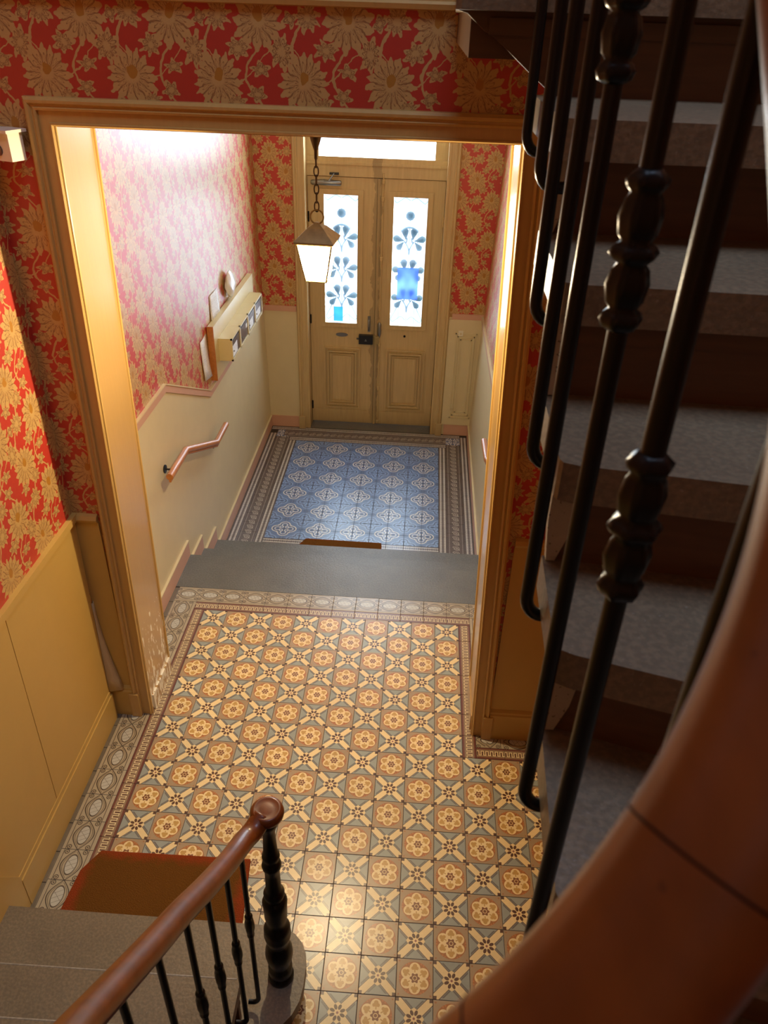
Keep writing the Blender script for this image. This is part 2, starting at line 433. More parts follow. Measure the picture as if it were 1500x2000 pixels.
# ================================================================== FLOORS
tile_cache = {}
def tile(floor, m, cx, cy, z, sx=0.14, sy=0.14, rot=0.0, name='tile', off=(0, 0)):
    key = (m.name, round(sx, 4), round(sy, 4), off)
    if key not in tile_cache:
        bm = nb(); g = 0.0006; e = 0.0016
        x0, x1, y0, y1 = off[0] - sx / 2 + g, off[0] + sx / 2 - g, off[1] - sy / 2 + g, off[1] + sy / 2 - g
        lo = [bm.verts.new(p) for p in ((x0, y0, -0.012), (x1, y0, -0.012), (x1, y1, -0.012), (x0, y1, -0.012))]
        md = [bm.verts.new(p) for p in ((x0, y0, -e * 0.6), (x1, y0, -e * 0.6), (x1, y1, -e * 0.6), (x0, y1, -e * 0.6))]
        tp = [bm.verts.new(p) for p in ((x0 + e, y0 + e, 0), (x1 - e, y0 + e, 0), (x1 - e, y1 - e, 0), (x0 + e, y1 - e, 0))]
        for k in range(4):
            j = (k + 1) % 4
            bm.faces.new((lo[k], lo[j], md[j], md[k])); bm.faces.new((md[k], md[j], tp[j], tp[k]))
        bm.faces.new(tp); bm.faces.new(lo[::-1])
        me = bpy.data.meshes.new(name); bm.to_mesh(me); bm.free(); me.materials.append(m); tile_cache[key] = me
    o = bpy.data.objects.new(name, tile_cache[key]); C.objects.link(o); o.parent = floor
    o.location = (cx, cy, z + random.uniform(-0.0004, 0.0002)); o.rotation_euler = (random.uniform(-.0015, .0015), random.uniform(-.0015, .0015), rot)
    return o
TW = 0.14
bm = nb(); box(bm, -0.245, 2.45, -4.7, 0.205, -0.10, -0.003); floor_l = struct(link('floor', bm, GROUT))
for i in range(16):
    for j in range(16):
        X = (j + .5) * TW; Y = -(i + .5) * TW
        if i < 7 and j > 10: continue
        if X < 0.86 and Y < -2.08: continue
        if j > 14: continue
        tile(floor_l, M_FLOWER if (i + j) % 2 else M_CROSS, X, Y, 0)
for k in range(12): tile(floor_l, M_KEY, -0.07 + 0.07 + k * TW, 0.035, 0, 0.14, 0.07, 0, 'border_tile')
for k in range(14): tile(floor_l, M_KEY, -0.035, -0.07 - k * TW, 0, 0.14, 0.07, PI / 2, 'border_tile')
for k in range(7): tile(floor_l, M_KEY, 1.575, -0.07 - k * TW + 0.0, 0, 0.14, 0.07, PI / 2, 'border_tile')
for k in range(5): tile(floor_l, M_KEY, 1.68 + k * TW, -0.945, 0, 0.14, 0.07, 0, 'border_tile')
for k in range(13): tile(floor_l, M_OVAL, -0.07 + 0.07 + k * TW, 0.1375, 0, 0.14, 0.133, 0, 'border_tile')
tile(floor_l, M_OVAL, -0.14, 0.1375, 0, 0.14, 0.133, PI / 4 * 0, 'border_tile')
for k in range(15): tile(floor_l, M_OVAL, -0.14, 0.0 - k * TW, 0, 0.14, 0.14, PI / 2, 'border_tile')
for k in range(7): tile(floor_l, M_OVAL, 1.68, 0.0 - k * TW, 0, 0.14, 0.14, PI / 2, 'border_tile')
for k in range(5): tile(floor_l, M_OVAL, 1.82 + (k - 1) * TW, -0.8625, 0, 0.14, 0.095, 0, 'border_tile', (0, 0.0225 - 0.0225))
for k in range(16): tile(floor_l, M_PLAIN, -0.2275, 0.125 - k * TW, 0, 0.034, 0.138, 0, 'filler_tile')

ZV = -0.469
bm = nb(); box(bm, -0.30, 1.80, 0.3, 3.60, ZV - 0.1, ZV - 0.003); floor_v = struct(link('floor', bm, GROUT))
for i in range(12):
    for j in range(10): tile(floor_v, M_BLUE, 0.125 + j * TW, 3.06 - i * TW, ZV)
# bands around the blue field: squares, scroll, squares
for k in range(11): tile(floor_v, M_SQ, 0.055 + k * TW, 3.165, ZV, 0.14, 0.07, 0, 'border_tile')
for k in range(10): tile(floor_v, M_SQ, 0.125 + k * TW, 1.415, ZV, 0.14, 0.07, 0, 'border_tile')
for k in range(12): tile(floor_v, M_SCROLL, -0.015 + k * TW, 3.27, ZV, 0.14, 0.14, 0, 'border_tile')
for k in range(13): tile(floor_v, M_SQ, -0.085 + k * TW, 3.375, ZV, 0.14, 0.07, 0, 'border_tile')
for k in range(14):
    y = 3.06 - k * TW
    tile(floor_v, M_SQ, 0.020, y, ZV, 0.14, 0.07, PI / 2, 'border_tile'); tile(floor_v, M_SQ, 1.490, y, ZV, 0.14, 0.07, PI / 2, 'border_tile')
    tile(floor_v, M_SCROLL, -0.085, y + 0.07, ZV, 0.14, 0.14, PI / 2, 'border_tile'); tile(floor_v, M_SCROLL, 1.595, y + 0.07, ZV, 0.14, 0.14, PI / 2, 'border_tile')
    tile(floor_v, M_SQ, -0.190, y + 0.135, ZV, 0.14, 0.07, PI / 2, 'border_tile'); tile(floor_v, M_SQ, 1.700, y + 0.10, ZV, 0.14, 0.07, PI / 2, 'border_tile')
for cx in (0.020 - 0.105, 1.490 + 0.105):
    for cy in (3.27,):
        tile(floor_v, M_BLUE, cx, cy, ZV + 0.0, 0.14, 0.14, 0, 'border_tile')
tile(floor_v, M_SQ, -0.190, 3.375, ZV, 0.07, 0.07, 0, 'border_tile'); tile(floor_v, M_SQ, 1.700, 3.30, ZV, 0.14, 0.07, PI / 2, 'border_tile'); tile(floor_v, M_PLAIN, 1.742, 3.375, ZV, 0.014, 0.07, 0, 'filler_tile')
for k in range(16): tile(floor_v, M_PLAIN, 1.7435, 3.29 - k * TW, ZV, 0.016, 0.138, 0, 'filler_tile')
for k in range(16): tile(floor_v, M_PLAIN, -0.236, 3.29 - k * TW, ZV, 0.018, 0.138, 0, 'filler_tile')
for k in range(12): tile(floor_v, M_PLAIN, 0.055 + k * TW, 1.31, ZV, 0.14, 0.138, 0, 'filler_tile')
bm = nb(); box(bm, 0.16, 1.362, 3.41, 3.62, ZV - 0.003, ZV + 0.012)
link('threshold_stone', bm, STONE, floor_v, bev=0.004)

# ================================================================== entrance steps
st = thing('stone_steps', (0.75, 0.7, ZV), 'three grey stone steps going down to the blue tiled entrance floor', 'steps')
for k, (y0, y1, z1) in enumerate(((0.205, 0.545, 0.0), (0.50, 0.835, -0.156), (0.79, 1.165, -0.312))):
    bm = nb(); box(bm, -0.2465, 1.7545, y0, y1, z1 - 0.157 if k == 2 else z1 - 0.15, z1)
    link('step', bm, STONE, st, bev=0.008)

# ================================================================== WALLS
YD0, YD1 = -0.82, -0.52          # doorway wall
ZC = 6.3
def jl(z): return -0.060 + 0.055 * z / 2.73
def jr(z): return 1.590 - 0.088 * z / 2.73
# doorway wall with its opening
wf = root('wall_front')
bm = nb()
def quadwall(bm, pts): prism(bm, pts, 'y', YD0, YD1)
quadwall(bm, [(-0.40, -0.1), (jl(0) - .004, -0.1), (jl(0) - .004, 0), (jl(2.73) - .004, 2.735), (jl(2.73) - .004, ZC), (-0.40, ZC)])
quadwall(bm, [(jl(2.73) - .004, 2.735), (jr(2.73) + .004, 2.735), (jr(2.73) + .004, ZC), (jl(2.73) - .004, ZC)])
quadwall(bm, [(jr(0) + .004, -0.1), (2.55, -0.1), (2.55, ZC), (jr(2.73) + .004, ZC), (jr(2.73) + .004, 2.735), (jr(0) + .004, 0)])
link('plaster_wall', bm, WPX, wf)
# wainscot left and right of the doorway on the hall side
for (x0, x1) in ((-0.245, -0.135), (1.665, 2.45)):
    bm = nb(); box(bm, x0, x1, YD0 - 0.012, YD0, 0.15, 1.18); link('wainscot_board', bm, WAINS, wf)
    bm = nb(); prism(bm, [(YD0, 1.18), (YD0 - 0.022, 1.185), (YD0 - 0.028, 1.20), (YD0 - 0.018, 1.215), (YD0, 1.22)], 'x', x0, x1); link('chair_rail', bm, WAINS, wf)
    bm = nb(); prism(bm, [(YD0, 0.0), (YD0 - 0.030, 0.0), (YD0 - 0.030, 0.165), (YD0 - 0.024, 0.172), (YD0 - 0.024, 0.182), (YD0 - 0.014, 0.195), (YD0, 0.2)], 'x', x0, x1); link('skirting', bm, WAINS, wf)
# picture-height moulding above the doorway wallpaper
bm = nb(); prism(bm, [(YD0, 3.076), (YD0 - 0.018, 3.079), (YD0 - 0.022, 3.092), (YD0 - 0.012, 3.10), (YD0 - 0.012, 3.13), (YD0, 3.135)], 'x', -0.245, 1.262)
t2 = struct(link('trim_2', bm, CASING))
# jamb linings and head lining of the opening
t1 = root('trim_1')
for sgn, fx in ((1, jl), (-1, jr)):
    bm = nb()
    a = [(fx(0), 0.0), (fx(2.73), 2.73), (fx(2.73) - sgn * .003, 2.73), (fx(0) - sgn * .003, 0.0)]
    prism(bm, a, 'y', YD0 - 0.004, YD1 + 0.004); link('jamb_lining', bm, JAMB, t1)
    # edge beads at both arrises
    for yb in (YD0 - 0.006, YD1 + 0.006):
        bm = nb(); tube(bm, [(fx(0) + sgn * .001, yb, 0.0), (fx(2.73) + sgn * .001, yb, 2.73)], 0.006, 8); smooth_auto(link('bead', bm, CASING, t1))
    bm = nb(); xx = fx(0); box(bm, min(xx, xx + sgn * .012), max(xx, xx + sgn * .012), YD0 + 0.02, YD1, 0.0, 0.10); link('plinth', bm, JAMB, t1, bev=0.002)
bm = nb(); box(bm, jl(2.73), jr(2.73), YD0 - 0.004, YD1 + 0.004, 2.728, 2.7345); link('head_lining', bm, JAMB, t1)
# moulded architrave, swept round the opening (w outward, d towards the hall)
def architrave(bm, L0, L1, R0, R1, z0, z1, yf, prof, sg=-1):
    st_ = []
    for (w, d) in prof:
        y = yf + sg * d
        st_.append([(L0 - w, y, z0), (L1 - w, y, z1 + w), (R1 + w, y, z1 + w), (R0 + w, y, z0)])
    V = [[bm.verts.new(p) for p in row] for row in st_]
    n = len(V)
    for a in range(n):
        b = (a + 1) % n
        for k in range(3): bm.faces.new((V[a][k], V[a][k + 1], V[b][k + 1], V[b][k]))
    bm.faces.new([V[a][0] for a in range(n)]); bm.faces.new([V[a][3] for a in range(n)][::-1])
PROF = [(0.0, 0.0), (0.0, 0.016), (0.004, 0.021), (0.009, 0.021), (0.011, 0.015), (0.044, 0.015), (0.045, 0.024), (0.052, 0.027), (0.057, 0.022), (0.060, 0.022), (0.066, 0.031), (0.074, 0.032), (0.078, 0.026), (0.083, 0.020), (0.084, 0.0)]
bm = nb(); architrave(bm, jl(0), jl(2.73), jr(0), jr(2.73), 0.0, 2.731, YD0, [(w, d) for w, d in PROF]); link('architrave', bm, CASING, t1)
for x0, x1 in ((jl(0) - .092, jl(0) - .046), (jr(0) + .046, jr(0) + .092)):
    bm = nb(); box(bm, x0, x1, YD0 - 0.038, YD0, 0, 0.153); link('plinth_block', bm, CASING, t1, bev=0.003)
# worn foot of the right casing
# left hall wall
XL = -0.245
wl = root('wall_left')
bm = nb(); box(bm, XL - 0.15, XL, -4.7, YD0, -0.1, ZC); link('plaster_wall', bm, WPY, wl)
bm = nb(); box(bm, XL, XL + 0.004, -2.0, -0.875, 0.15, 1.19); link('wainscot_backing', bm, WAINS, wl)
bm = nb(); prism(bm, [(-0.875, 0.19), (-0.832, 1.19), (-1.468, 1.19), (-1.50, 0.19)], 'x', XL, XL + 0.008); link('wainscot_board', bm, WAINS, wl)
bm = nb(); prism(bm, [(-2.0, 0.0), (-2.0, 1.19), (-1.472, 1.19), (-1.504, 0.19), (-1.504, 0.0)], 'x', XL, XL + 0.008)
link('wainscot_board', bm, WAINS, wl)
bm = nb(); prism(bm, [(-2.0, 0.17), (-2.0, 1.19), (-3.0, 2.05), (-4.7, 3.4), (-4.7, 0.17)], 'x', XL, XL + 0.006); link('wainscot_board', bm, WAINS, wl)
bm = nb(); prism(bm, [(-0.826, 1.19), (-0.826, 1.222), (-1.98, 1.222), (-1.98, 1.19)], 'x', XL, XL + 0.022); link('chair_rail', bm, WAINS, wl, bev=0.006)
bm = nb(); prism(bm, [(-1.98, 1.19), (-1.98, 1.222), (-4.7, 3.49), (-4.7, 3.45)], 'x', XL, XL + 0.022); link('chair_rail', bm, WAINS, wl, bev=0.006)
bm = nb(); prism(bm, [(-0.868, 0.0), (-0.868, 0.165), (-1.86, 0.165), (-1.86, 0.0)], 'x', XL, XL + 0.018); link('skirting', bm, WAINS, wl, bev=0.003)
bm = nb(); prism(bm, [(-0.880, 0.165), (-0.880, 0.190), (-1.86, 0.190), (-1.86, 0.165)], 'x', XL, XL + 0.012); link('skirting_cap', bm, WAINS, wl, bev=0.003)
bm = nb(); prism(bm, [(-1.86, 0.0), (-1.86, 0.19), (-1.965, 0.36), (-4.7, 2.4), (-4.7, 0.0)], 'x', XL, XL + 0.016); link('string_board', bm, WAINS, wl, bev=0.003)
# peeling strip of lining at the corner
bm = nb()
rows = []
for k in range(9):
    t = k / 8; z = 0.74 - 0.55 * t
    y0 = -0.885 - 0.012 * t; out = 0.008 + 0.055 * t * t
    rows.append([bm.verts.new((XL + 0.009, y0 + 0.03 - 0.01 * t, z)), bm.verts.new((XL + out, y0 + 0.045, z - 0.01)), bm.verts.new((XL + out + 0.008 * t, y0 + 0.050 + 0.012 * t, z - 0.02 * t))])
for a, b in zip(rows[:-1], rows[1:]):
    for k in range(2): bm.faces.new((a[k], a[k + 1], b[k + 1], b[k]))
o = link('peeling_lining', bm, paint('bare_lining', (196, 172, 130)), wl, smooth=True); md = o.modifiers.new('t', 'SOLIDIFY'); md.thickness = 0.002
o['label'] = 'loose curled strip of wall lining'
# right and back walls of the stair hall
wr = root('wall_right'); bm = nb(); box(bm, 2.45, 2.6, -4.7, YD0, -0.1, ZC); link('plaster_wall', bm, WPY, wr)
wb = root('wall_back'); bm = nb(); box(bm, -0.4, 2.6, -4.85, -4.7, -0.1, ZC); link('plaster_wall', bm, WPX, wb)
CEIL = paint('ceiling_white', (225, 220, 208))
bm = nb(); box(bm, -0.4, 2.6, -4.85, YD1, ZC, ZC + 0.1); struct(link('ceiling', bm, CEIL))

# vestibule ---------------------------------------------------------
ZCV = 2.86
def vl(z): return -0.245 - 0.012 * (z - ZV)
def vr(z): return 1.752 + 0.028 * (z - ZV)
wel = root('wall_entry_left')
bm = nb(); prism(bm, [(vl(ZV), ZV - .1), (vl(ZCV), ZCV), (vl(ZCV) - .15, ZCV), (vl(ZV) - .15, ZV - .1)], 'y', YD1, 3.6); link('plaster_wall', bm, WPY, wel)
wer = root('wall_entry_right')
bm = nb(); prism(bm, [(vr(ZV), ZV - .1), (vr(ZCV), ZCV), (vr(ZCV) + .15, ZCV), (vr(ZV) + .15, ZV - .1)], 'y', YD1, 3.6); link('plaster_wall', bm, WPY, wer)
def wallpiece(parent, name, pts, side, th, m, bev=0):
    """pts (y,z) polygon lying on the leaning side wall"""
    bm = nb(); A = []; B = []
    for (y, z) in pts:
        x = vl(z) if side < 0 else vr(z); s = -side
        A.append(bm.verts.new((x - s * 0.001, y, z))); B.append(bm.verts.new((x + s * th, y, z)))
    n = len(pts); bm.faces.new(A); bm.faces.new(B[::-1])
    for i in range(n): bm.faces.new((A[i], B[i], B[(i + 1) % n], A[(i + 1) % n]))
    return link(name, bm, m, parent, bev=bev)
for side, par in ((-1, wel), (1, wer)):
    if side < 0: k0, k1, zA, zB = 0.547, 1.427, 1.226, 0.80
    else: k0, k1, zA, zB = 0.66, 1.50, 1.17, 0.78
    path = [(YD1, zA), (k0, zA), (k1, zB), (3.425, zB - 0.02)]
    low = [(YD1, 0.0), (0.54, 0.0), (0.545, -0.156), (0.83, -0.156), (0.835, -0.312), (1.12, -0.312), (1.125, ZV), (3.425, ZV)]
    # lower painted wall in three convex pieces
    wallpiece(par, 'painted_dado', [(YD1, 0.0), (k0, 0.0 if k0 <= .545 else -0.05), (k0, zA - .03), (YD1, zA - .03)], side, 0.003, CREAM)
    wallpiece(par, 'painted_dado', [(k0, -0.3), (k1, ZV), (k1, zB - .03), (k0, zA - .03)], side, 0.003, CREAM)
    wallpiece(par, 'painted_dado', [(k1, ZV), (3.425, ZV), (3.425, zB - .05), (k1, zB - .03)], side, 0.003, CREAM)
    for (a, b) in zip(path[:-1], path[1:]):
        wallpiece(par, 'dado_rail', [(a[0], a[1] - 0.052), (b[0], b[1] - 0.052), b, a], side, 0.012, PINK)
        wallpiece(par, 'dado_rail_cap', [(a[0], a[1] - 0.006), (b[0], b[1] - 0.006), (b[0], b[1] + .002), (a[0], a[1] + .002)], side, 0.017, CREAM)
    for (ya, yb, z) in ((YD1, 0.541, 0.0), (0.541, 0.832, -0.156), (0.832, 1.165, -0.312), (1.165, 3.42, ZV)):
        wallpiece(par, 'skirting', [(ya, z), (yb, z), (yb, z + 0.115), (ya, z + 0.115)], side, 0.014, PINK)
        wallpiece(par, 'skirting_cap', [(ya, z + 0.112), (yb, z + 0.112), (yb, z + 0.12), (ya, z + 0.12)], side, 0.018, CREAM)
# back wall of the entry around the street door
YB = 3.43
web = root('wall_entry_back')
bm = nb()
box(bm, -0.45, 0.15, YB, YB + 0.18, ZV - .1, ZCV); box(bm, 1.375, 2.05, YB, YB + 0.18, ZV - .1, ZCV); box(bm, 0.15, 1.375, YB, YB + 0.18, 2.66, ZCV)
link('plaster_wall', bm, WPX, web)
bm = nb(); box(bm, -0.262, 0.06, YB - 0.004, YB, ZV, 0.74); box(bm, 1.44, 1.81, YB - 0.004, YB, ZV, 0.74); link('painted_dado', bm, CREAM, web)
for x0, x1 in ((-0.262, 0.05), (1.50, 1.80)):
    bm = nb(); box(bm, x0, x1, YB - 0.014, YB, ZV, -0.352); link('skirting', bm, PINK, web, bev=0.003)
    bm = nb(); box(bm, x0, x1, YB - 0.016, YB, 0.725, 0.775); link('dado_rail', bm, PINK, web, bev=0.004)
# panelled meter cupboard right of the door
cp = thing('meter_cupboard', (1.64, YB - 0.03, -0.35), 'low cream panelled cupboard front between the door frame and the right wall', 'cupboard')
bm = nb(); box(bm, 1.474, 1.795, YB - 0.024, YB - 0.002, -0.350, 0.725); link('frame_board', bm, CREAM, cp, bev=0.004)
for (a, b, c, d, yy) in ((1.545, 1.745, -0.27, 0.60, 0.030), (1.565, 1.725, -0.24, 0.57, 0.034), (1.59, 1.70, -0.21, 0.54, 0.030)):
    bm = nb(); w = 0.010
    for q in ((a, b, c, c + w), (a, b, d - w, d), (a, a + w, c, d), (b - w, b, c, d)): box(bm, q[0], q[1], YB - yy, YB - 0.02, q[2], q[3])
    link('panel_moulding', bm, CREAM, cp)
bell = thing('push_button', (1.59, YB - 0.035, 0.60), 'small square white push-button plate on the meter cupboard', 'switch')
bm = nb(); box(bm, 1.568, 1.612, YB - 0.040, YB - 0.024, 0.575, 0.625); link('plate', bm, WHITEP, bell, bev=0.004)
bm = nb(); tube(bm, [(1.590, YB - 0.040, 0.60), (1.590, YB - 0.047, 0.60)], 0.009, 16); smooth_auto(link('button', bm, CREAM, bell))
bm = nb(); box(bm, -0.45, 2.05, YD1, 3.62, ZCV, ZCV + 0.1); struct(link('ceiling', bm, CEIL))

# ================================================================== STREET DOOR
d1 = root('door_1')
YF = 3.555
# frame / reveals
bm = nb(); box(bm, 0.135, 0.158, YB - 0.02, YF + 0.06, ZV, 2.66); box(bm, 1.366, 1.390, YB - 0.02, YF + 0.06, ZV, 2.66); link('frame', bm, DOOR, d1, bev=0.003)
bm = nb(); architrave(bm, 0.150, 0.150, 1.376, 1.376, ZV, 2.60, YB, [(w * 1.15, d * 1.1) for w, d in PROF]); link('architrave', bm, DOOR, d1)
for x0, x1 in ((0.048, 0.108), (1.418, 1.478)):
    bm = nb(); box(bm, x0, x1, YB - 0.044, YB, ZV, ZV + 0.13); link('plinth_block', bm, DOOR, d1, bev=0.004)
# transom bar and transom window
bm = nb(); box(bm, 0.158, 1.366, YF - 0.01, YF + 0.06, 1.890, 2.045); box(bm, 0.158, 1.366, YF - 0.022, YF - 0.01, 1.985, 2.005); link('transom_bar', bm, DOOR, d1, bev=0.004)
bm = nb(); box(bm, 0.158, 0.265, YF, YF + 0.05, 2.045, 2.66); box(bm, 1.257, 1.366, YF, YF + 0.05, 2.045, 2.66); box(bm, 0.265, 1.257, YF, YF + 0.05, 2.58, 2.66); link('transom_frame', bm, DOOR, d1, bev=0.004)
def glass_mat(name, tr):
    global T
    m = bpy.data.materials.new(name); m.use_nodes = True; T = m.node_tree; T.nodes.clear()
    out = T.nodes.new('ShaderNodeOutputMaterial'); t = T.nodes.new('ShaderNodeBsdfTransparent'); t.inputs[0].default_value = (0.96, 0.98, 0.98, 1)
    tl = T.nodes.new('ShaderNodeBsdfTranslucent'); tl.inputs[0].default_value = (0.9, 0.95, 1, 1)
    g = T.nodes.new('ShaderNodeBsdfGlossy'); g.inputs['Roughness'].default_value = 0.05
    m1 = T.nodes.new('ShaderNodeMixShader'); m1.inputs[0].default_value = tr; m2 = T.nodes.new('ShaderNodeMixShader'); m2.inputs[0].default_value = 0.05
    T.links.new(t.outputs[0], m1.inputs[1]); T.links.new(tl.outputs[0], m1.inputs[2]); T.links.new(m1.outputs[0], m2.inputs[1]); T.links.new(g.outputs[0], m2.inputs[2]); T.links.new(m2.outputs[0], out.inputs[0])
    return m
GLASS = glass_mat('clear_old_glass', 0.05); FROST = glass_mat('hazy_glass', 0.03)
bm = nb(); box(bm, 0.262, 1.260, YF + 0.020, YF + 0.024, 2.04, 2.585); w1 = link('transom_pane', bm, GLASS, d1)
bm = nb(); box(bm, 0.150, 0.172, YF + 0.036, YF + 0.06, ZV, 1.9); box(bm, 1.352, 1.376, YF + 0.036, YF + 0.06, ZV, 1.9); box(bm, 0.172, 1.352, YF + 0.036, YF + 0.06, 1.875, 1.9); link('stop', bm, DOOR, d1)
def leaf_shape(bm, cx, cz, ang, L, w, y0, y1):
    pts = []
    for k in range(12):
        t = k / 12 * 2 * PI; a = math.cos(t) * L / 2 + L / 2; b = math.sin(t) * w / 2 * (0.6 + 0.5 * math.cos(t) * 0.9 + 0.12 * math.cos(5 * t))
        pts.append((cx + a * math.cos(ang) - b * math.sin(ang), cz + a * math.sin(ang) + b * math.cos(ang)))
    prism(bm, pts, 'y', y0, y1)
def grille(parent, gx0, gx1, gz0, gz1, mirror=False):
    cx = (gx0 + gx1) / 2; H = gz1 - gz0; y0, y1 = YF + 0.045, YF + 0.053
    zz = lambda f: gz1 - f * H
    bm = nb()
    for x in (cx - 0.075, cx, cx + 0.075): tube(bm, [(x, y0, gz0), (x, y0, zz(0.24) if x != cx else zz(0.17))], 0.0022, 6)
    # top scallops and bottom scrolls
    for s in (-1, 1):
        tube(bm, spline([(cx + s * 0.005, y0, zz(0.03)), (cx + s * 0.05, y0, zz(0.012)), (cx + s * 0.095, y0, zz(0.035)), (cx + s * 0.125, y0, zz(0.05)), (cx + s * 0.148, y0, zz(0.03))], 4), 0.004, 6)
        tube(bm, spline([(cx + s * 0.01, y0, zz(0.97)), (cx + s * 0.05, y0, zz(0.94)), (cx + s * 0.10, y0, zz(0.97)), (cx + s * 0.13, y0, zz(0.985)), (cx + s * 0.145, y0, zz(0.96)), (cx + s * 0.11, y0, zz(0.90)), (cx + s * 0.08, y0, zz(0.84))], 4), 0.0035, 6)
    tube(bm, spline([(cx - 0.075, y0, zz(0.26)), (cx - 0.04, y0, zz(0.235)), (cx, y0, zz(0.228)), (cx + 0.04, y0, zz(0.235)), (cx + 0.075, y0, zz(0.26))], 4), 0.009, 6)
    link('scrollwork', bm, GRILLE, parent)
    bm = nb()
    prism(bm, [(cx + 0.038 * math.cos(t * PI / 10) * (1 + .06 * (t % 2)), zz(0.142) + 0.038 * math.sin(t * PI / 10) * (1 + .06 * (t % 2))) for t in range(20)], 'y', y0 - .004, y1)
    link('rosette', bm, GRILLE, parent)
    for f in (0.335, 0.575, 0.80):
        bm = nb(); z = zz(f)
        for s in (-1, 1):
            leaf_shape(bm, cx + s * 0.030, z + 0.015, PI / 2 + s * -0.15, 0.105, 0.085, y0 - .003, y1)
            leaf_shape(bm, cx + s * 0.045, z + 0.005, (0.25 if s > 0 else PI - 0.25), 0.105, 0.082, y0 - .003, y1)
            leaf_shape(bm, cx + s * 0.050, z - 0.005, (-0.85 if s > 0 else PI + 0.85), 0.090, 0.072, y0 - .003, y1)
            tube(bm, spline([(cx, y0, z - 0.11), (cx + s * 0.012, y0, z - 0.05), (cx + s * 0.045, y0, z)], 4), 0.005, 6)
            tube(bm, spline([(cx + s * 0.045, y0, z), (cx + s * 0.028, y0, z - 0.01), (cx + s * 0.020, y0, z + 0.03)], 4), 0.006, 6)
        leaf_shape(bm, cx, z - 0.05, -PI / 2, 0.07, 0.022, y0 - .003, y1)
        link('leaf_ornament', bm, GRILLE, parent)
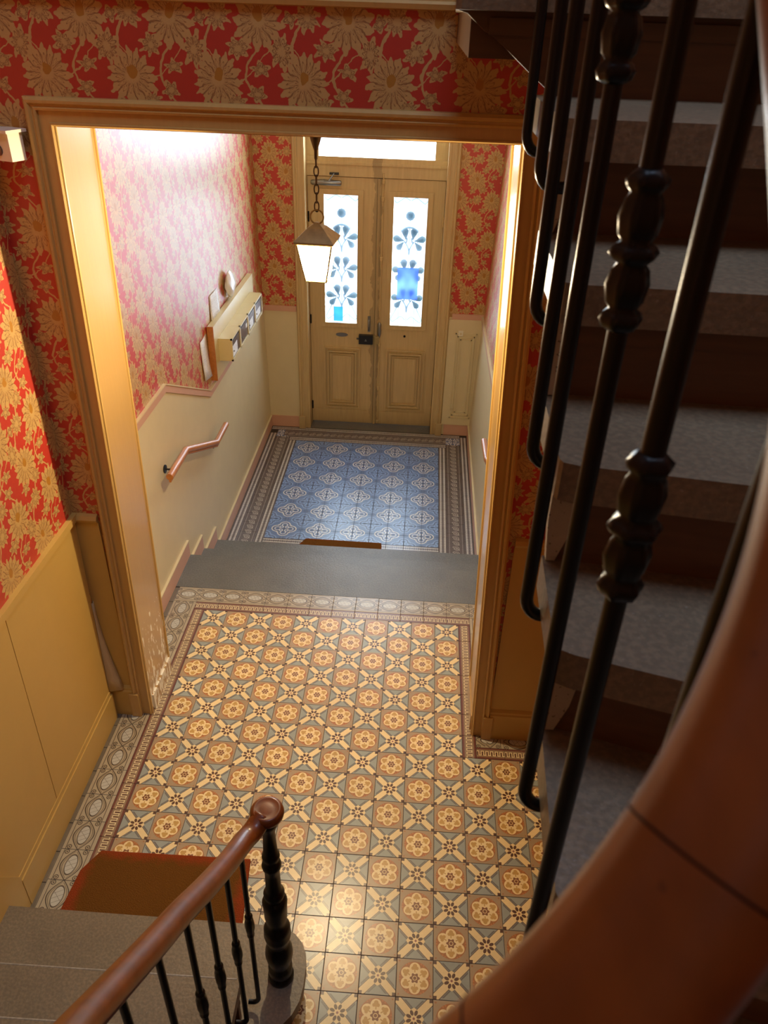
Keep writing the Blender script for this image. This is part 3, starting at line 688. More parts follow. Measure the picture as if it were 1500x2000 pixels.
for side, (x0, x1, g0, g1) in enumerate(((0.162, 0.772, 0.306, 0.605), (0.776, 1.362, 0.920, 1.216))):
    z0, z1, gz0, gz1 = -0.452, 1.884, 0.598, 1.742
    bm = nb()
    box(bm, x0, g0 - .0, YF, YF + 0.035, z0, z1); box(bm, g1, x1, YF, YF + 0.035, z0, z1)
    if side == 1: box(bm, 0.764, 0.790, YF + 0.037, YF + 0.05, z0, z1)
    box(bm, g0, g1, YF, YF + 0.035, gz1, z1); box(bm, g0, g1, YF, YF + 0.035, z0, gz0)
    lf = link('door_leaf', bm, DOOR, d1)
    # projecting glazing frame
    bm = nb(); a, b, c, d = g0 - 0.042, g1 + 0.046, gz0 - 0.045, gz1 + 0.045
    for q in ((a, b, c, gz0), (a, b, gz1, d), (a, g0, gz0, gz1), (g1, b, gz0, gz1)): box(bm, q[0], q[1], YF - 0.014, YF, q[2], q[3])
    link('glazing_frame', bm, DOOR, lf, bev=0.003)
    bm = nb(); w = 0.008
    for q in ((g0 - w, g1 + w, gz0 - w, gz0), (g0 - w, g1 + w, gz1, gz1 + w), (g0 - w, g0, gz0, gz1), (g1, g1 + w, gz0, gz1)): box(bm, q[0], q[1], YF - 0.020, YF - 0.012, q[2], q[3])
    link('glazing_bead', bm, DOOR, lf, bev=0.002)
    bm = nb(); box(bm, g0 - .004, g1 + .004, YF + 0.012, YF + 0.015, gz0 - .004, gz1 + .004); link('pane', bm, FROST, lf)
    # lower panel: nested mouldings and raised field
    pa, pb = (0.290, 0.640) if side == 0 else (0.893, 1.270)
    for (ins, w, pr_) in ((0.0, 0.012, 0.018), (0.034, 0.012, 0.026), (0.062, 0.008, 0.018)):
        bm = nb(); a, b, c, d = pa + ins, pb - ins, -0.285 + ins, 0.350 - ins
        for q in ((a, b, c, c + w), (a, b, d - w, d), (a, a + w, c + w, d - w), (b - w, b, c + w, d - w)): box(bm, q[0], q[1], YF - pr_, YF, q[2], q[3])
        link('panel_moulding', bm, DOOR, lf, bev=0.002)
    bm = nb(); box(bm, pa + .085, pb - .085, YF - 0.008, YF, -0.285 + .085, 0.350 - .085); link('panel_field', bm, DOOR, lf, bev=0.004)
    bm = nb(); box(bm, x0 + .06, x1 - .06, YF - 0.006, YF, -0.44, -0.31); link('kick_rail', bm, DOOR, lf, bev=0.003)
    grille(lf, g0, g1, gz0, gz1)
    for hz in (-0.27, 0.62, 1.55):
        bm = nb(); hx = x0 + 0.004 if side == 0 else x1 - 0.004
        lathe(bm, [(hz - .045, .003), (hz - .04, .008), (hz - .002, .008), (hz, .006), (hz + .002, .008), (hz + .04, .008), (hz + .045, .003)], (hx, YF - 0.008), 10)
        smooth_auto(link('hinge', bm, DOOR if side else IRON, lf))
    if side == 1:
        bm = nb(); box(bm, 0.776, 0.800, YF - 0.012, YF, z0, z1); link('astragal', bm, DOOR, lf, bev=0.003)
        bm = nb(); tube(bm, [(0.823, YF - 0.014, -0.43), (0.823, YF - 0.014, 1.93)], 0.007, 10); smooth_auto(link('bolt_rod', bm, DOOR, lf))
        for bz in (-0.42, -0.05, 0.40, 1.21, 1.72, 1.86):
            bm = nb(); lathe(bm, [(bz - .02, .008), (bz - .016, .014), (bz, .016), (bz + .016, .014), (bz + .02, .008)], (0.823, YF - 0.014), 12); smooth_auto(link('rod_guide', bm, DOOR, lf))
        bm = nb(); lathe(bm, [(0.47, .006), (0.50, .016), (0.53, .020), (0.57, .016), (0.60, .018), (0.62, .008)], (0.823, YF - 0.020), 14); smooth_auto(link('bolt_knob', bm, STEEL, lf))
        bm = nb(); tube(bm, [(1.064, YF, 0.49), (1.064, YF - 0.008, 0.49)], 0.011, 14); smooth_auto(link('plug', bm, IRON, lf))
    else:
        # letter slot, lever handle, rim lock, door closer
        bm = nb(); prism(bm, [(0.462 + 0.058 * math.cos(t * PI / 10), 0.477 + 0.019 * math.sin(t * PI / 10)) for t in range(20)], 'y', YF - 0.008, YF); o = link('letter_slot', bm, STEEL, lf, bev=0.003); o['label'] = 'oval steel letter slot'
        bm = nb(); box(bm, 0.710, 0.735, YF - 0.012, YF, 0.52, 0.67); tube(bm, spline([(0.722, YF - 0.012, 0.64), (0.722, YF - 0.045, 0.63), (0.722, YF - 0.045, 0.58), (0.722, YF - 0.02, 0.54)], 4), 0.008, 8); link('handle', bm, STEEL, lf)
        bm = nb(); box(bm, 0.628, 0.762, YF - 0.045, YF, 0.405, 0.492); o = link('rim_lock', bm, BLACK, lf, bev=0.006); o['label'] = 'black rim lock case'
        bm = nb(); box(bm, 0.776, 0.822, YF - 0.040, YF - 0.01, 0.410, 0.485); link('lock_keeper', bm, BRASS, lf, bev=0.004)
        bm = nb(); tube(bm, [(0.605, YF - 0.02, 0.45), (0.628, YF - 0.02, 0.45)], 0.008, 8); link('lock_bolt', bm, BLACK, lf)
        bm = nb(); prism(bm, [(0.683, 0.436), (0.707, 0.436), (0.695, 0.460)], 'y', YF - 0.048, YF - 0.045); link('lock_mark', bm, STEEL, lf)
cl = thing('door_closer', (0.33, YF - 0.03, 1.84), 'steel hydraulic door closer at the top of the left door leaf', 'door closer')
bm = nb(); tube(bm, [(0.195, YF - 0.028, 1.838), (0.21, YF - 0.028, 1.838), (0.45, YF - 0.028, 1.838), (0.462, YF - 0.028, 1.838)], [0.012, 0.022, 0.022, 0.014], 14); smooth_auto(link('body', bm, STEEL, cl))
bm = nb(); box(bm, 0.27, 0.39, YF - 0.03, YF + 0.0, 1.82, 1.86); link('mounting_plate', bm, STEEL, cl, bev=0.003)
bm = nb(); tube(bm, [(0.31, YF - 0.045, 1.865), (0.36, YF - 0.09, 1.862), (0.40, YF - 0.04, 1.915)], 0.006, 8); link('arm', bm, STEEL, cl)
bm = nb(); box(bm, 0.36, 0.44, YF - 0.045, YF - 0.02, 1.905, 1.922); link('arm_shoe', bm, BLACK, cl, bev=0.002)
# notice on the right glass and card in the left glass
bm = nb(); box(bm, 0.975, 1.165, YF + 0.006, YF + 0.0075, 0.845, 1.135); tag(link('notice', bm, NOTICE), 'blue translucent notice sheet stuck on the right door glass', 'notice')
bm = nb(); box(bm, 0.385, 0.470, YF + 0.006, YF + 0.0075, 0.605, 0.745); tag(link('card', bm, CARD), 'blue card standing in the bottom of the left door glass', 'card')
# outside: pale pavement and street wall seen through the panes
bm = nb(); box(bm, -1.5, 3.0, 3.63, 6.5, -0.62, -0.5); struct(link('ground', bm, paint('pale_pavement', (190, 190, 186))))

# ================================================================== LANTERN
LX, LY = 0.818, -0.65
ln_ = thing('hanging_lantern', (LX, LY, 2.22), 'small lit brass lantern with frosted panes hanging on a chain in the doorway', 'lantern')
bm = nb(); lathe(bm, [(2.728, .016), (2.715, .022), (2.70, .018), (2.675, .010), (2.665, .006), (2.64, .006), (2.632, .002)], (LX, LY), 16); smooth_auto(link('ceiling_hook', bm, CHAINM, ln_))
zc = 2.628
for k in range(6):
    bm = nb(); n = 14; path = []
    for t in range(n + 1):
        a = 2 * PI * t / n; p = (0.008 * math.cos(a), 0.0175 * math.sin(a))
        path.append((LX + (p[0] if k % 2 else 0.0), LY + (0 if k % 2 else p[0]), zc + p[1]))
    tube(bm, path, 0.0024, 6, caps=False); link('chain_link', bm, CHAINM, ln_, smooth=True); zc -= 0.029
bm = nb(); tube(bm, [(LX + 0.024 * math.cos(a * PI / 9), LY, 2.448 + 0.024 * math.sin(a * PI / 9)) for a in range(19)], 0.0032, 8, caps=False); link('ring', bm, BRASS, ln_, smooth=True)
ANG = math.radians(41)
def sq(h, z): # square of half-diagonal h
    return [(LX + h * math.cos(ANG + PI / 4 + k * PI / 2 + PI / 4), LY + h * math.sin(ANG + PI / 4 + k * PI / 2 + PI / 4), z) for k in range(4)]
bm = nb(); prev = None
for h, z in ((0.101, 2.366), (0.103, 2.372), (0.070, 2.394), (0.042, 2.413), (0.018, 2.424), (0.008, 2.430)):
    R = [bm.verts.new(p) for p in sq(h, z)]
    if prev:
        for k in range(4): bm.faces.new((prev[k], prev[(k + 1) % 4], R[(k + 1) % 4], R[k]))
    else: bm.faces.new(R[::-1])
    prev = R
bm.faces.new(prev); link('roof', bm, BRASS, ln_)
TOPH, BOTH = 0.090, 0.053; ZT, ZB = 2.364, 2.226
pt, pb_ = sq(TOPH, ZT), sq(BOTH, ZB)
for k in range(4):
    bm = nb(); tube(bm, [pt[k], pb_[k]], 0.0035, 6); link('corner_bar', bm, BRASS, ln_)
bm = nb()
for k in range(4): tube(bm, [pb_[k], pb_[(k + 1) % 4]], 0.0032, 6)
link('bottom_rim', bm, BRASS, ln_); bm = nb()
for k in range(4): tube(bm, [pt[k], pt[(k + 1) % 4]], 0.0028, 6)
link('top_rim', bm, BRASS, ln_)
T = None
mg = bpy.data.materials.new('lit_frosted_glass'); mg.use_nodes = True; T = mg.node_tree; T.nodes.clear()
out = T.nodes.new('ShaderNodeOutputMaterial'); tr = T.nodes.new('ShaderNodeBsdfTransparent'); em = T.nodes.new('ShaderNodeEmission'); ad = T.nodes.new('ShaderNodeAddShader')
em.inputs[0].default_value = (1.0, 0.86, 0.58, 1); em.inputs[1].default_value = 2.2; tr.inputs[0].default_value = (0.9, 0.9, 0.9, 1)
T.links.new(tr.outputs[0], ad.inputs[0]); T.links.new(em.outputs[0], ad.inputs[1]); T.links.new(ad.outputs[0], out.inputs[0])
for k in range(4):
    bm = nb(); q = [pt[k], pt[(k + 1) % 4], pb_[(k + 1) % 4], pb_[k]]
    c0 = Vector((LX, LY, 0)); V = [bm.verts.new(p) for p in q]
    bm.faces.new(V); link('pane', bm, mg, ln_)
mb = bpy.data.materials.new('bulb_glow'); mb.use_nodes = True; T = mb.node_tree; T.nodes.clear()
out = T.nodes.new('ShaderNodeOutputMaterial'); em = T.nodes.new('ShaderNodeEmission'); em.inputs[0].default_value = (1, 0.8, 0.5, 1); em.inputs[1].default_value = 25
T.links.new(em.outputs[0], out.inputs[0])
bm = nb(); lathe(bm, [(2.285, .004), (2.29, .014), (2.305, .018), (2.32, .014), (2.335, .008), (2.36, .008)], (LX, LY), 14); link('bulb', bm, mb, ln_, smooth=True)
pl = bpy.data.lights.new('lantern_bulb', 'POINT'); pl.energy = 58; pl.color = (1.0, 0.80, 0.50); pl.shadow_soft_size = 0.022
po = bpy.data.objects.new('lantern_light', pl); C.objects.link(po); po.parent = ln_; po.location = (0, 0, 0.055)

# ================================================================== things on the entry walls
def wall_handrail(pts, wx, sgn, label, group):
    t = thing('wall_handrail', (pts[0][0], pts[1][1], pts[1][2] - 0.05), label, 'handrail', group)
    bm = nb(); R = 0.021
    ps = [Vector(p) for p in pts]; path = []
    tube(bm, [ps[0], ps[1], ps[2], ps[3]], R, 16); smooth_auto(link('rail', bm, OAK, t), 50)
    bm = nb(); tube(bm, [p + Vector((0, 0, -0.028)) for p in ps], 0.008, 8); smooth_auto(link('rail_fillet', bm, OAK, t), 50)
    for (a, b, f) in ((0, 1, 0.42), (1, 2, 0.88)):
        p = ps[a].lerp(ps[b], f)
        bm = nb(); tube(bm, [(wx, p.y, p.z - 0.03), (wx + sgn * 0.008, p.y, p.z - 0.03)], 0.026, 16); tube(bm, [(wx + sgn * 0.005, p.y, p.z - 0.03), (p.x, p.y, p.z - 0.035), (p.x, p.y, p.z - 0.015)], 0.006, 8); link('bracket', bm, BLACK, t)
wall_handrail([(-0.180, 0.213, 0.797), (-0.180, 0.553, 0.794), (-0.180, 1.215, 0.497), (-0.180, 1.500, 0.497)], vl(0.65), 1, 'light wooden handrail stepping down the left entrance wall below the mailboxes', 'wall handrails')
wall_handrail([(1.690, 0.0, 0.93), (1.690, 0.28, 0.90), (1.690, 0.86, 0.67), (1.690, 1.17, 0.645)], vr(0.75), -1, 'light wooden handrail on the right entrance wall, half hidden by the doorway', 'wall handrails')
bd = thing('mailbox_board', (vl(1.0) + 0.015, 2.17, 0.84), 'thin cream wooden board mounted on the left wall behind the mailboxes', 'board')
bm = nb(); prism(bm, [(1.530, 0.832), (2.86, 0.832), (2.86, 1.222), (1.530, 1.222)], 'x', vl(0.83), -0.218); link('panel', bm, MBOX, bd, bev=0.002)
bm = nb(); prism(bm, [(1.522, 0.830), (1.532, 0.830), (1.532, 1.226), (1.522, 1.226)], 'x', vl(0.83), -0.216); link('edge_strip', bm, OAK, bd)
lab = ['mailbox nearest the steps, first of four on the left wall', 'second mailbox from the steps, dark front with a small white label', 'third mailbox from the steps, with a white label across its front', 'mailbox farthest from the steps, nearest the street door']
for k in range(4):
    y0 = 1.630 + k * 0.2735; y1 = y0 + 0.2725
    m = thing('mailbox', (-0.17, (y0 + y1) / 2, 0.945), lab[k], 'mailbox', 'mailboxes on the left wall')
    bm = nb(); box(bm, -0.2175, -0.130, y0, y1, 0.940, 1.106); link('body', bm, MBOX, m, bev=0.002)
    bm = nb(); w = 0.012
    for q in ((y0, y1, 0.940, 0.940 + w), (y0, y1, 1.106 - w, 1.106), (y0, y0 + w, 0.94, 1.106), (y1 - w, y1, 0.94, 1.106)): box(bm, -0.130, -0.118, q[0], q[1], q[2], q[3])
    link('front_frame', bm, MBOX, m)
    bm = nb(); box(bm, -0.130, -0.124, y0 + .014, y1 - .014, 0.954, 1.072); dr = link('flap', bm, MBDARK, m)
    bm = nb(); box(bm, -0.130, -0.1285, y0 + .014, y1 - .014, 1.074, 1.092); link('slot', bm, BLACK, m)
    a = (0.03, 0.20, 0.06, 0.03)[k]; b_ = (0.17, 0.245, 0.19, 0.20)[k]
    bm = nb(); box(bm, -0.1242, -0.1225, y0 + a, y0 + b_, 0.962 if k != 1 else 1.02, (1.04, 1.05, 1.03, 1.02)[k]); link('name_card', bm, PAPER, dr)
    bm = nb(); tube(bm, [(-0.124, y0 + 0.05, 1.00), (-0.116, y0 + 0.05, 1.00)], 0.006, 10); link('key_lock', bm, STEEL, dr)
def sheet(label, pts, curl=0.012, x0=None, name='paper_notice', m=PAPER):
    """pts: four (y,z) corners TL,TR,BR,BL; slightly bowed off the wall"""
    bm = nb(); g = []
    for a in range(7):
        row = []
        for b in range(5):
            s, t = a / 6, b / 4
            y = (pts[0][0] * (1 - s) + pts[1][0] * s) * (1 - t) + (pts[3][0] * (1 - s) + pts[2][0] * s) * t
            z = (pts[0][1] * (1 - s) + pts[1][1] * s) * (1 - t) + (pts[3][1] * (1 - s) + pts[2][1] * s) * t
            row.append(bm.verts.new((vl(z) + 0.003 + curl * (t ** 2) * (0.4 + 0.6 * s) + 0.002 * math.sin(s * 5), y, z)))
        g.append(row)
    for a in range(6):
        for b in range(4): bm.faces.new((g[a][b], g[a + 1][b], g[a + 1][b + 1], g[a][b + 1]))
    o = link(name, bm, m, smooth=True); md = o.modifiers.new('t', 'SOLIDIFY'); md.thickness = 0.001
    return tag(o, label, 'notice')
sheet('printed white sheet hanging on the wallpaper beside the near end of the mailbox board', [(1.335, 1.180), (1.495, 1.185), (1.480, 0.885), (1.340, 0.905)], 0.02)
sheet('white printed sheet pinned on the wallpaper above the mailbox board', [(1.675, 1.390), (1.90, 1.385), (1.885, 1.205), (1.655, 1.215)])
sheet('narrow white slip standing at the far end of the mailbox board', [(2.93, 1.155), (3.02, 1.14), (2.99, 1.035), (2.925, 1.05)])
# crumpled plastic bag hanging from a pin
bm = nb(); n1, n2 = 14, 18; rws = []
for a in range(n1 + 1):
    t = a / n1; R = math.sin(PI * min(max(t, 0.02), 0.98)) ** 0.6
    row = []
    for b in range(n2):
        th = 2 * PI * b / n2; j = 1 + 0.10 * math.sin(5 * th + 3 * t * 4) + 0.07 * math.sin(9 * th - 7 * t)
        row.append(bm.verts.new((vl(1.32) + 0.034 + 0.030 * R * j * math.cos(th), 2.16 + 0.03 * (0.5 - t) + 0.105 * R * j * math.sin(th), 1.235 + 0.205 * t)))
    rws.append(row)
for a in range(n1):
    for b in range(n2): bm.faces.new((rws[a][b], rws[a][(b + 1) % n2], rws[a + 1][(b + 1) % n2], rws[a + 1][b]))
bm.faces.new(rws[0][::-1]); bm.faces.new(rws[-1])
tag(link('plastic_bag', bm, BAGM, smooth=True), 'crumpled white plastic bag hanging on the wallpaper above the mailboxes', 'bag')
# movement detector in the hall corner
dt = thing('motion_detector', (-0.16, -0.86, 2.62), 'cream box-shaped motion detector beside the top left of the doorway', 'detector')
bm = nb(); box(bm, -0.205, -0.112, -0.895, -0.835, 2.630, 2.715); link('housing', bm, WHITEP, dt, bev=0.004)
bm = nb(); box(bm, -0.212, -0.105, -0.905, -0.820, 2.713, 2.722); link('mounting_lip', bm, WHITEP, dt, bev=0.002)
bm = nb(); tube(bm, [(-0.162, -0.895, 2.662), (-0.162, -0.899, 2.662)], 0.017, 18); smooth_auto(link('sensor_lens', bm, MBDARK, dt))
dt.rotation_euler = (0, 0, math.radians(-20))

# ================================================================== doormats
def doormat(name, label, cx, cy, z, pts, th):
    bm = nb(); prism(bm, pts, 'z', 0, th)
    top = max(bm.verts, key=lambda v: v.co.z)
    for f in [f for f in bm.faces if f.normal.z or True]:
        pass
    bmesh.ops.recalc_face_normals(bm, faces=bm.faces)
    me = bpy.data.meshes.new(name); bmesh.ops.bevel(bm, geom=list(bm.edges), offset=0.004, segments=2, profile=.5, affect='EDGES')
    bmesh.ops.triangulate(bm, faces=bm.faces); bm.to_mesh(me); bm.free(); me.materials.append(COIR)
    o = bpy.data.objects.new(name, me); C.objects.link(o); o.location = (cx, cy, z)
    return tag(o, label, 'doormat', 'doormats')
doormat('doormat', 'brown coir doormat with rust border at the foot of the staircase', 0.27, -1.80, 0.001,
        [(-0.30, 0.185), (-0.355, 0.09), (-0.375, -0.16), (0.375, -0.16), (0.345, 0.195), (0.02, 0.19)], 0.016)
o = doormat('doormat', 'brown doormat mostly hidden behind the stone entrance steps', 0.685, 1.29, ZV + 0.001,
        [(-0.29, 0.16), (-0.33, 0.08), (-0.34, -0.12), (0.33, -0.12), (0.315, 0.155)], 0.016)

# ================================================================== STAIRCASE
H = 0.1733
sc = thing('staircase', (0.3, -2.6, 0.0), 'stone-treaded staircase winding up from the hall floor on the left to the right side', 'staircase')
TI = 1.395; XR = 2.45; YBk = -4.70
# riser line of each step: (inner point, outer point); outer runs along the walls
lines = {1: ((0.80, -1.965), (XL, -1.965)), 2: ((0.735, -2.243), (XL, -2.252)), 3: ((0.735, -2.473), (XL, -2.485)), 4: ((0.735, -2.70), (XL, -2.76)),
         5: ((0.742, -2.88), (XL, -3.15)), 6: ((0.762, -3.06), (XL, -3.65)), 7: ((0.815, -3.22), (XL, -4.35)), 8: ((0.905, -3.34), (0.25, YBk)),
         9: ((1.03, -3.415), (0.85, YBk)), 10: ((1.17, -3.435), (1.45, YBk)), 11: ((1.30, -3.38), (2.25, YBk)), 12: ((1.375, -3.24), (XR, -3.80)),
         13: ((TI, -3.03), (XR, -3.30)), 14: ((TI, -2.815), (XR, -3.10)), 15: ((TI, -2.665), (XR, -2.80)), 16: ((TI, -2.492), (XR, -2.53)),
         17: ((TI, -2.285), (XR, -2.285)), 18: ((1.240, -1.950), (XR, -1.950)), 19: ((1.24, -1.50), (XR, -1.50))}
def lerp(a, b, t): return (a[0] + (b[0] - a[0]) * t, a[1] + (b[1] - a[1]) * t)
def shift(p, q, d): # move the segment p-q sideways (towards the climb) by d
    dx, dy = q[0] - p[0], q[1] - p[1]; L = math.hypot(dx, dy); nx, ny = dy / L, -dx / L
    return ((p[0] + nx * d, p[1] + ny * d), (q[0] + nx * d, q[1] + ny * d))
def climb_dir(n):
    a = lines[n]; b = lines[n + 1]; ma = lerp(a[0], a[1], .3); mb_ = lerp(b[0], b[1], .3); s = shift(a[0], a[1], 0.01); ms = lerp(s[0], s[1], .3)
    return 1 if math.hypot(ms[0] - mb_[0], ms[1] - mb_[1]) < math.hypot(ma[0] - mb_[0], ma[1] - mb_[1]) else -1
for n in range(1, 19):
    z = H * n if n != 18 else 3.119
    a = lines[n]; b = lines[n + 1]; sg = climb_dir(n)
    bi, bo = shift(b[0], b[1], 0.045 * sg)     # the tread runs a little under the next riser
    if n == 16: bi, bo = (TI, -2.19), (XR, -2.19)
    if n == 17: bi, bo = (TI, -1.89), (XR, -1.89)
    th = 0.055 if n != 18 else 0.046
    if n == 1:
        pts = [(XL, -1.965), (0.79, -1.965)] + [(0.795 + 0.135 * math.cos(t), -2.10 + 0.135 * math.sin(t)) for t in [PI / 2 - k * PI / 10 for k in range(1, 6)]] + \
              [(0.795 + 0.135 * math.cos(t), -2.17 + 0.16 * math.sin(t)) for t in [0 - k * PI / 10 for k in range(0, 6)]] + [(0.735, -2.33), (0.735, -2.29), (XL, -2.30)]
    elif n == 18:
        pts = [(1.240, -1.950), (1.25, -1.958), (XR, -1.958), (XR, YD0), (1.262, YD0)]
    else:
        ai, ao = a
        e = lerp(ai, ao, 0.022); pin = lerp(ai, bi, 0.06)
        pts = [ao, e, lerp(lerp(e, ai, .75), pin, .35), pin]
        pts += [bi, bo]
        if n == 7: pts.append((XL, YBk))
        if n == 11: pts.append((XR, YBk))
    bm = nb(); prism(bm, pts, 'z', z - th, z)
    link('tread', bm, TREAD, sc, bev=0.013 if n >= 12 else 0.008, seg=3)
    # riser below the nosing
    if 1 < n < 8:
        p, q = a; bm = nb(); tube(bm, [(p[0] - 0.012, p[1] - 0.002 , z - 0.0042), (q[0] + 0.002, q[1] - 0.002, z - 0.0042)], 0.0052, 8); link('worn_edge_highlight', bm, WORN_HILITE, sc)  # lighter strip on the nosing: wear, with its highlight put into the colour
    ri, ro = shift(a[0], a[1], 0.040 * sg)
    if n == 1: ri = (0.80, ri[1])
    if n == 18: ri, ro = (1.262, -1.905), (XR, -1.905)
    if n == 17: ri, ro = (TI + .004, -2.205), (XR, -2.205)
    r2i, r2o = shift(ri, ro, 0.02 * sg)
    if n == 18:
        bm = nb(); prism(bm, [(1.245, 3.073), (1.262, 3.068), (1.295, 3.042), (1.306, 3.038), (1.330, 3.021), (1.378, 2.984), (1.43, 2.946), (XR, 2.946), (XR, 3.073)], 'y', -1.905, -1.885)
    else:
        bm = nb(); prism(bm, [(ri[0] + 0.006, ri[1]), ro, r2o, (r2i[0] + 0.006, r2i[1])] if n > 12 else [ri, ro, r2o, r2i], 'z', z - H, z - th)
    rz = link('riser', bm, RISER, sc)
    f1, f2 = shift(ri, ro, -0.007 * sg)
    bm = nb(); ii = 0.02 if n > 12 else 0.0
    prism(bm, [(f1[0] + ii + (0.02 if n == 18 else 0), f1[1]), f2, ro, (ri[0] + ii + (0.02 if n == 18 else 0), ri[1])], 'z', z - th - 0.036, z - th - 0.010); link('riser_batten', bm, RISER, rz)
    if 12 < n < 18:
        bm = nb(); pts = [(ri[0] - 0.002, z - th), (ri[0] + 0.030, z - th), (ri[0] + 0.036, z - th - 0.02), (ri[0] + 0.030, z - th - 0.07), (ri[0] + 0.016, z - H + 0.002), (ri[0] + 0.004, z - H + 0.002), (ri[0] - 0.002, z - th - 0.05)]
        yy = ri[1] - 0.009; prism(bm, pts, 'y', yy, yy + 0.014); link('plaster_end', bm, PLASTER, sc)
# curved riser round the bull-nosed first step
bm = nb()
pts = [(XL, -2.0)] + [(0.79, -2.0)] + [(0.79 + 0.105 * math.cos(t), -2.12 + 0.12 * math.sin(t)) for t in [PI / 2 - k * PI / 10 for k in range(1, 11)]] + [(0.72, -2.24), (XL, -2.24)]
prism(bm, pts, 'z', 0.0, H - 0.055); link('bullnose_riser', bm, PLASTER, sc)
# upper floor slab behind step 18
bm = nb(); box(bm, 1.27, XR, -1.88, YD0, 3.0, 3.073); link('landing_slab', bm, RISER, sc)

# ================================================================== RAILING
rl = thing('stair_railing', (0.842, -2.139, H), 'mahogany handrail with black iron balusters winding up around the stairwell', 'railing')
pts = [(0.835, -2.150, 1.108), (0.815, -2.190, 1.092), (0.797, -2.235, 1.105), (0.785, -2.34, 1.175), (0.775, -2.495, 1.308), (0.767, -2.62, 1.424), (0.764, -2.751, 1.545), (0.764, -2.934, 1.727), (0.775, -3.06, 1.87), (0.82, -3.19, 2.05), (0.91, -3.31, 2.25), (1.03, -3.385, 2.45)]
for k in range(0, 7):
    a = -PI / 2 + k * PI / 12
    pts.append((1.17 + 0.214 * math.cos(a), -3.192 + 0.214 * math.sin(a), 2.976 - 0.952 * 0.214 * (-a)))
pts += [(1.384, -3.08, 3.083), (1.384, -2.96, 3.19), (1.384, -2.80, 3.335), (1.384, -2.5, 3.55), (1.384, -2.2, 3.76), (1.384, -1.9, 3.97), (1.33, -1.65, 4.1), (1.25, -1.4, 4.2)]
path = spline(pts, 6)
bm = nb(); tube(bm, path, 0.0315, 20, rv=0.026); link('handrail', bm, RAIL, rl, smooth=True)
bm = nb(); tube(bm, [p + Vector((0, 0, -0.027)) for p in path], 0.014, 8, rv=0.004); link('rail_core', bm, IRON, rl, smooth=True)
bm = nb(); lathe(bm, [(1.086, .020), (1.089, .040), (1.097, .048), (1.107, .050), (1.117, .048), (1.124, .041), (1.1255, .037), (1.124, .034), (1.126, .018), (1.1265, .004)], (0.846, -2.139), 32); link('rail_end_knob', bm, RAIL, rl, smooth=True)
# scarf joints in the handrail
def at_rail(k): return path[k], (path[k + 1] - path[k - 1]).normalized()
for frac_pt in ((1.321, -3.343), (1.262, -3.386)):
    k = min(range(1, len(path) - 1), key=lambda i: (path[i].x - frac_pt[0]) ** 2 + (path[i].y - frac_pt[1]) ** 2)
    p, t = at_rail(k); bm = nb(); tube(bm, [p - t * 0.0006, p + t * 0.0006], 0.03162, 20, rv=0.02612); link('rail_joint', bm, JOINT, rl, smooth=True)
# newel
NB = [(H, .044), (.185, .046), (.197, .044), (.205, .038), (.212, .042), (.25, .042), (.262, .036), (.272, .037), (.30, .044), (.33, .048), (.36, .046), (.385, .038), (.395, .033), (.405, .036),
      (.43, .042), (.455, .046), (.475, .042), (.49, .045), (.505, .040), (.515, .033), (.53, .031), (.545, .035), (.57, .038), (.62, .039), (.65, .041), (.665, .036), (.672, .030), (.685, .033), (.70, .034), (.71, .029), (.72, .025),
      (.80, .0235), (.83, .024), (.838, .029), (.85, .031), (.865, .028), (.872, .023), (.885, .024), (.895, .028), (.905, .027), (.915, .022), (1.02, .0185), (1.03, .022), (1.045, .024), (1.055, .030), (1.075, .032), (1.085, .026), (1.09, .024)]
bm = nb(); lathe(bm, NB, (0.846, -2.139), 28); smooth_auto(link('newel_post', bm, IRON, rl), 50)
def rail_z(x, y):
    best = min(path, key=lambda p: (p.x - x) ** 2 + (p.y - y) ** 2); return best.z - 0.02
ORN = [(0, .0095), (.004, .0150), (.012, .0175), (.018, .0150), (.022, .0115), (.028, .0150), (.045, .0175), (.058, .0150), (.064, .0120), (.068, .0165), (.074, .0195), (.080, .0165), (.084, .0120), (.090, .0150), (.106, .0170), (.120, .0145), (.126, .0120), (.131, .0150), (.137, .0165), (.143, .0120), (.146, .0095)]
ORN2 = [(0, .0085), (.003, .011), (.012, .012), (.020, .0105), (.03, .0125), (.055, .015), (.075, .0145), (.095, .0125), (.105, .0105), (.112, .0125), (.118, .011), (.122, .0085)]
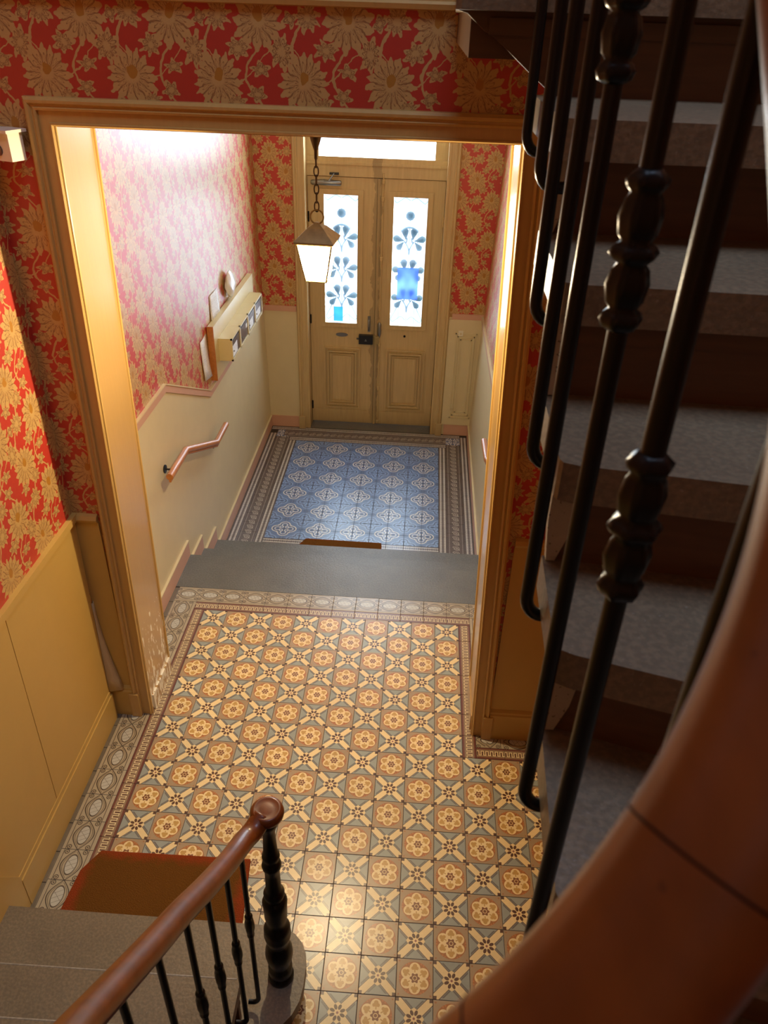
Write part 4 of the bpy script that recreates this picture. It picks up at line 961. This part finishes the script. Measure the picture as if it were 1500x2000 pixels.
def baluster(x, y, zf, hx, hy, orn_z, orn, r=0.0092):
    zt = rail_z(x, y)
    b = nb()
    # hooked foot turning into the end of the tread
    foot = [(x + hx * 1.0, y + hy * 1.0, zf), (x + hx * 0.62, y + hy * 0.62, zf)]
    for k in range(1, 7):
        a = k / 6 * PI / 2; foot.append((x + hx * 0.62 * (1 - math.sin(a)), y + hy * 0.62 * (1 - math.sin(a)), zf + 0.032 * (1 - math.cos(a))))
    tube(b, foot + [(x, y, zf + 0.1), (x, y, zt)], r, 12)
    o = smooth_auto(link('baluster', b, IRON, rl), 50)
    if orn_z is not None:
        b = nb()
        sc_ = 1.0
        # lightly lobed castings
        prev = None; n = 24
        for dz, rr in orn:
            dz = dz * (0.885 if orn is ORN else 1)
            R = [b.verts.new((x + rr * (1 + (0.09 if rr > .013 else 0) * math.cos(6 * 2 * PI * k / n)) * math.cos(2 * PI * k / n), y + rr * (1 + (0.09 if rr > .013 else 0) * math.cos(6 * 2 * PI * k / n)) * math.sin(2 * PI * k / n), orn_z + dz)) for k in range(n)]
            if prev:
                for k in range(n): b.faces.new((prev[k], prev[(k + 1) % n], R[(k + 1) % n], R[k]))
            else: b.faces.new(R[::-1])
            prev = R
        b.faces.new(prev); link('cast_ornament', b, IRON, o, smooth=True)
for (x, y, zf) in ((1.384, -3.181, 1.86), (1.380, -3.02, 2.03), (1.381, -2.858, 2.191), (1.378, -2.678, 2.365), (1.376, -2.556, 2.538), (1.376, -2.40, 2.690), (1.376, -2.26, 2.850), (1.380, -1.992, 2.862), (1.372, -1.80, 3.008)):
    baluster(x, y, zf, 0.038 if y < -1.9 else 0.03, 0, zf + 0.648, ORN)
for (x, y) in ((0.79, -2.248), (0.785, -2.372), (0.775, -2.492), (0.769, -2.612), (0.766, -2.75), (0.764, -2.889), (0.775, -3.03), (0.83, -3.17)):
    n = max(k for k in range(1, 8) if lines[k][0][1] >= y - 0.0)
    zf = max(H * n - 0.03 + (0.045 if n == 1 else 0), H + 0.012)
    zf = rail_z(x, y) - 0.83
    if y == -2.248: zf = H + 0.035
    baluster(x, y, max(zf, H + 0.012), -0.036, 0, (rail_z(x, y) - 0.46), ORN2, 0.0080)
for (x, y) in ((0.93, -3.30), (1.07, -3.385), (1.20, -3.397), (1.32, -3.335)):
    zf = rail_z(x, y) - 0.86; dx, dy = (x - 1.12), (y + 3.1); L = math.hypot(dx, dy)
    baluster(x, y, zf, 0.036 * dx / L, 0.036 * dy / L, zf + 0.65, ORN)
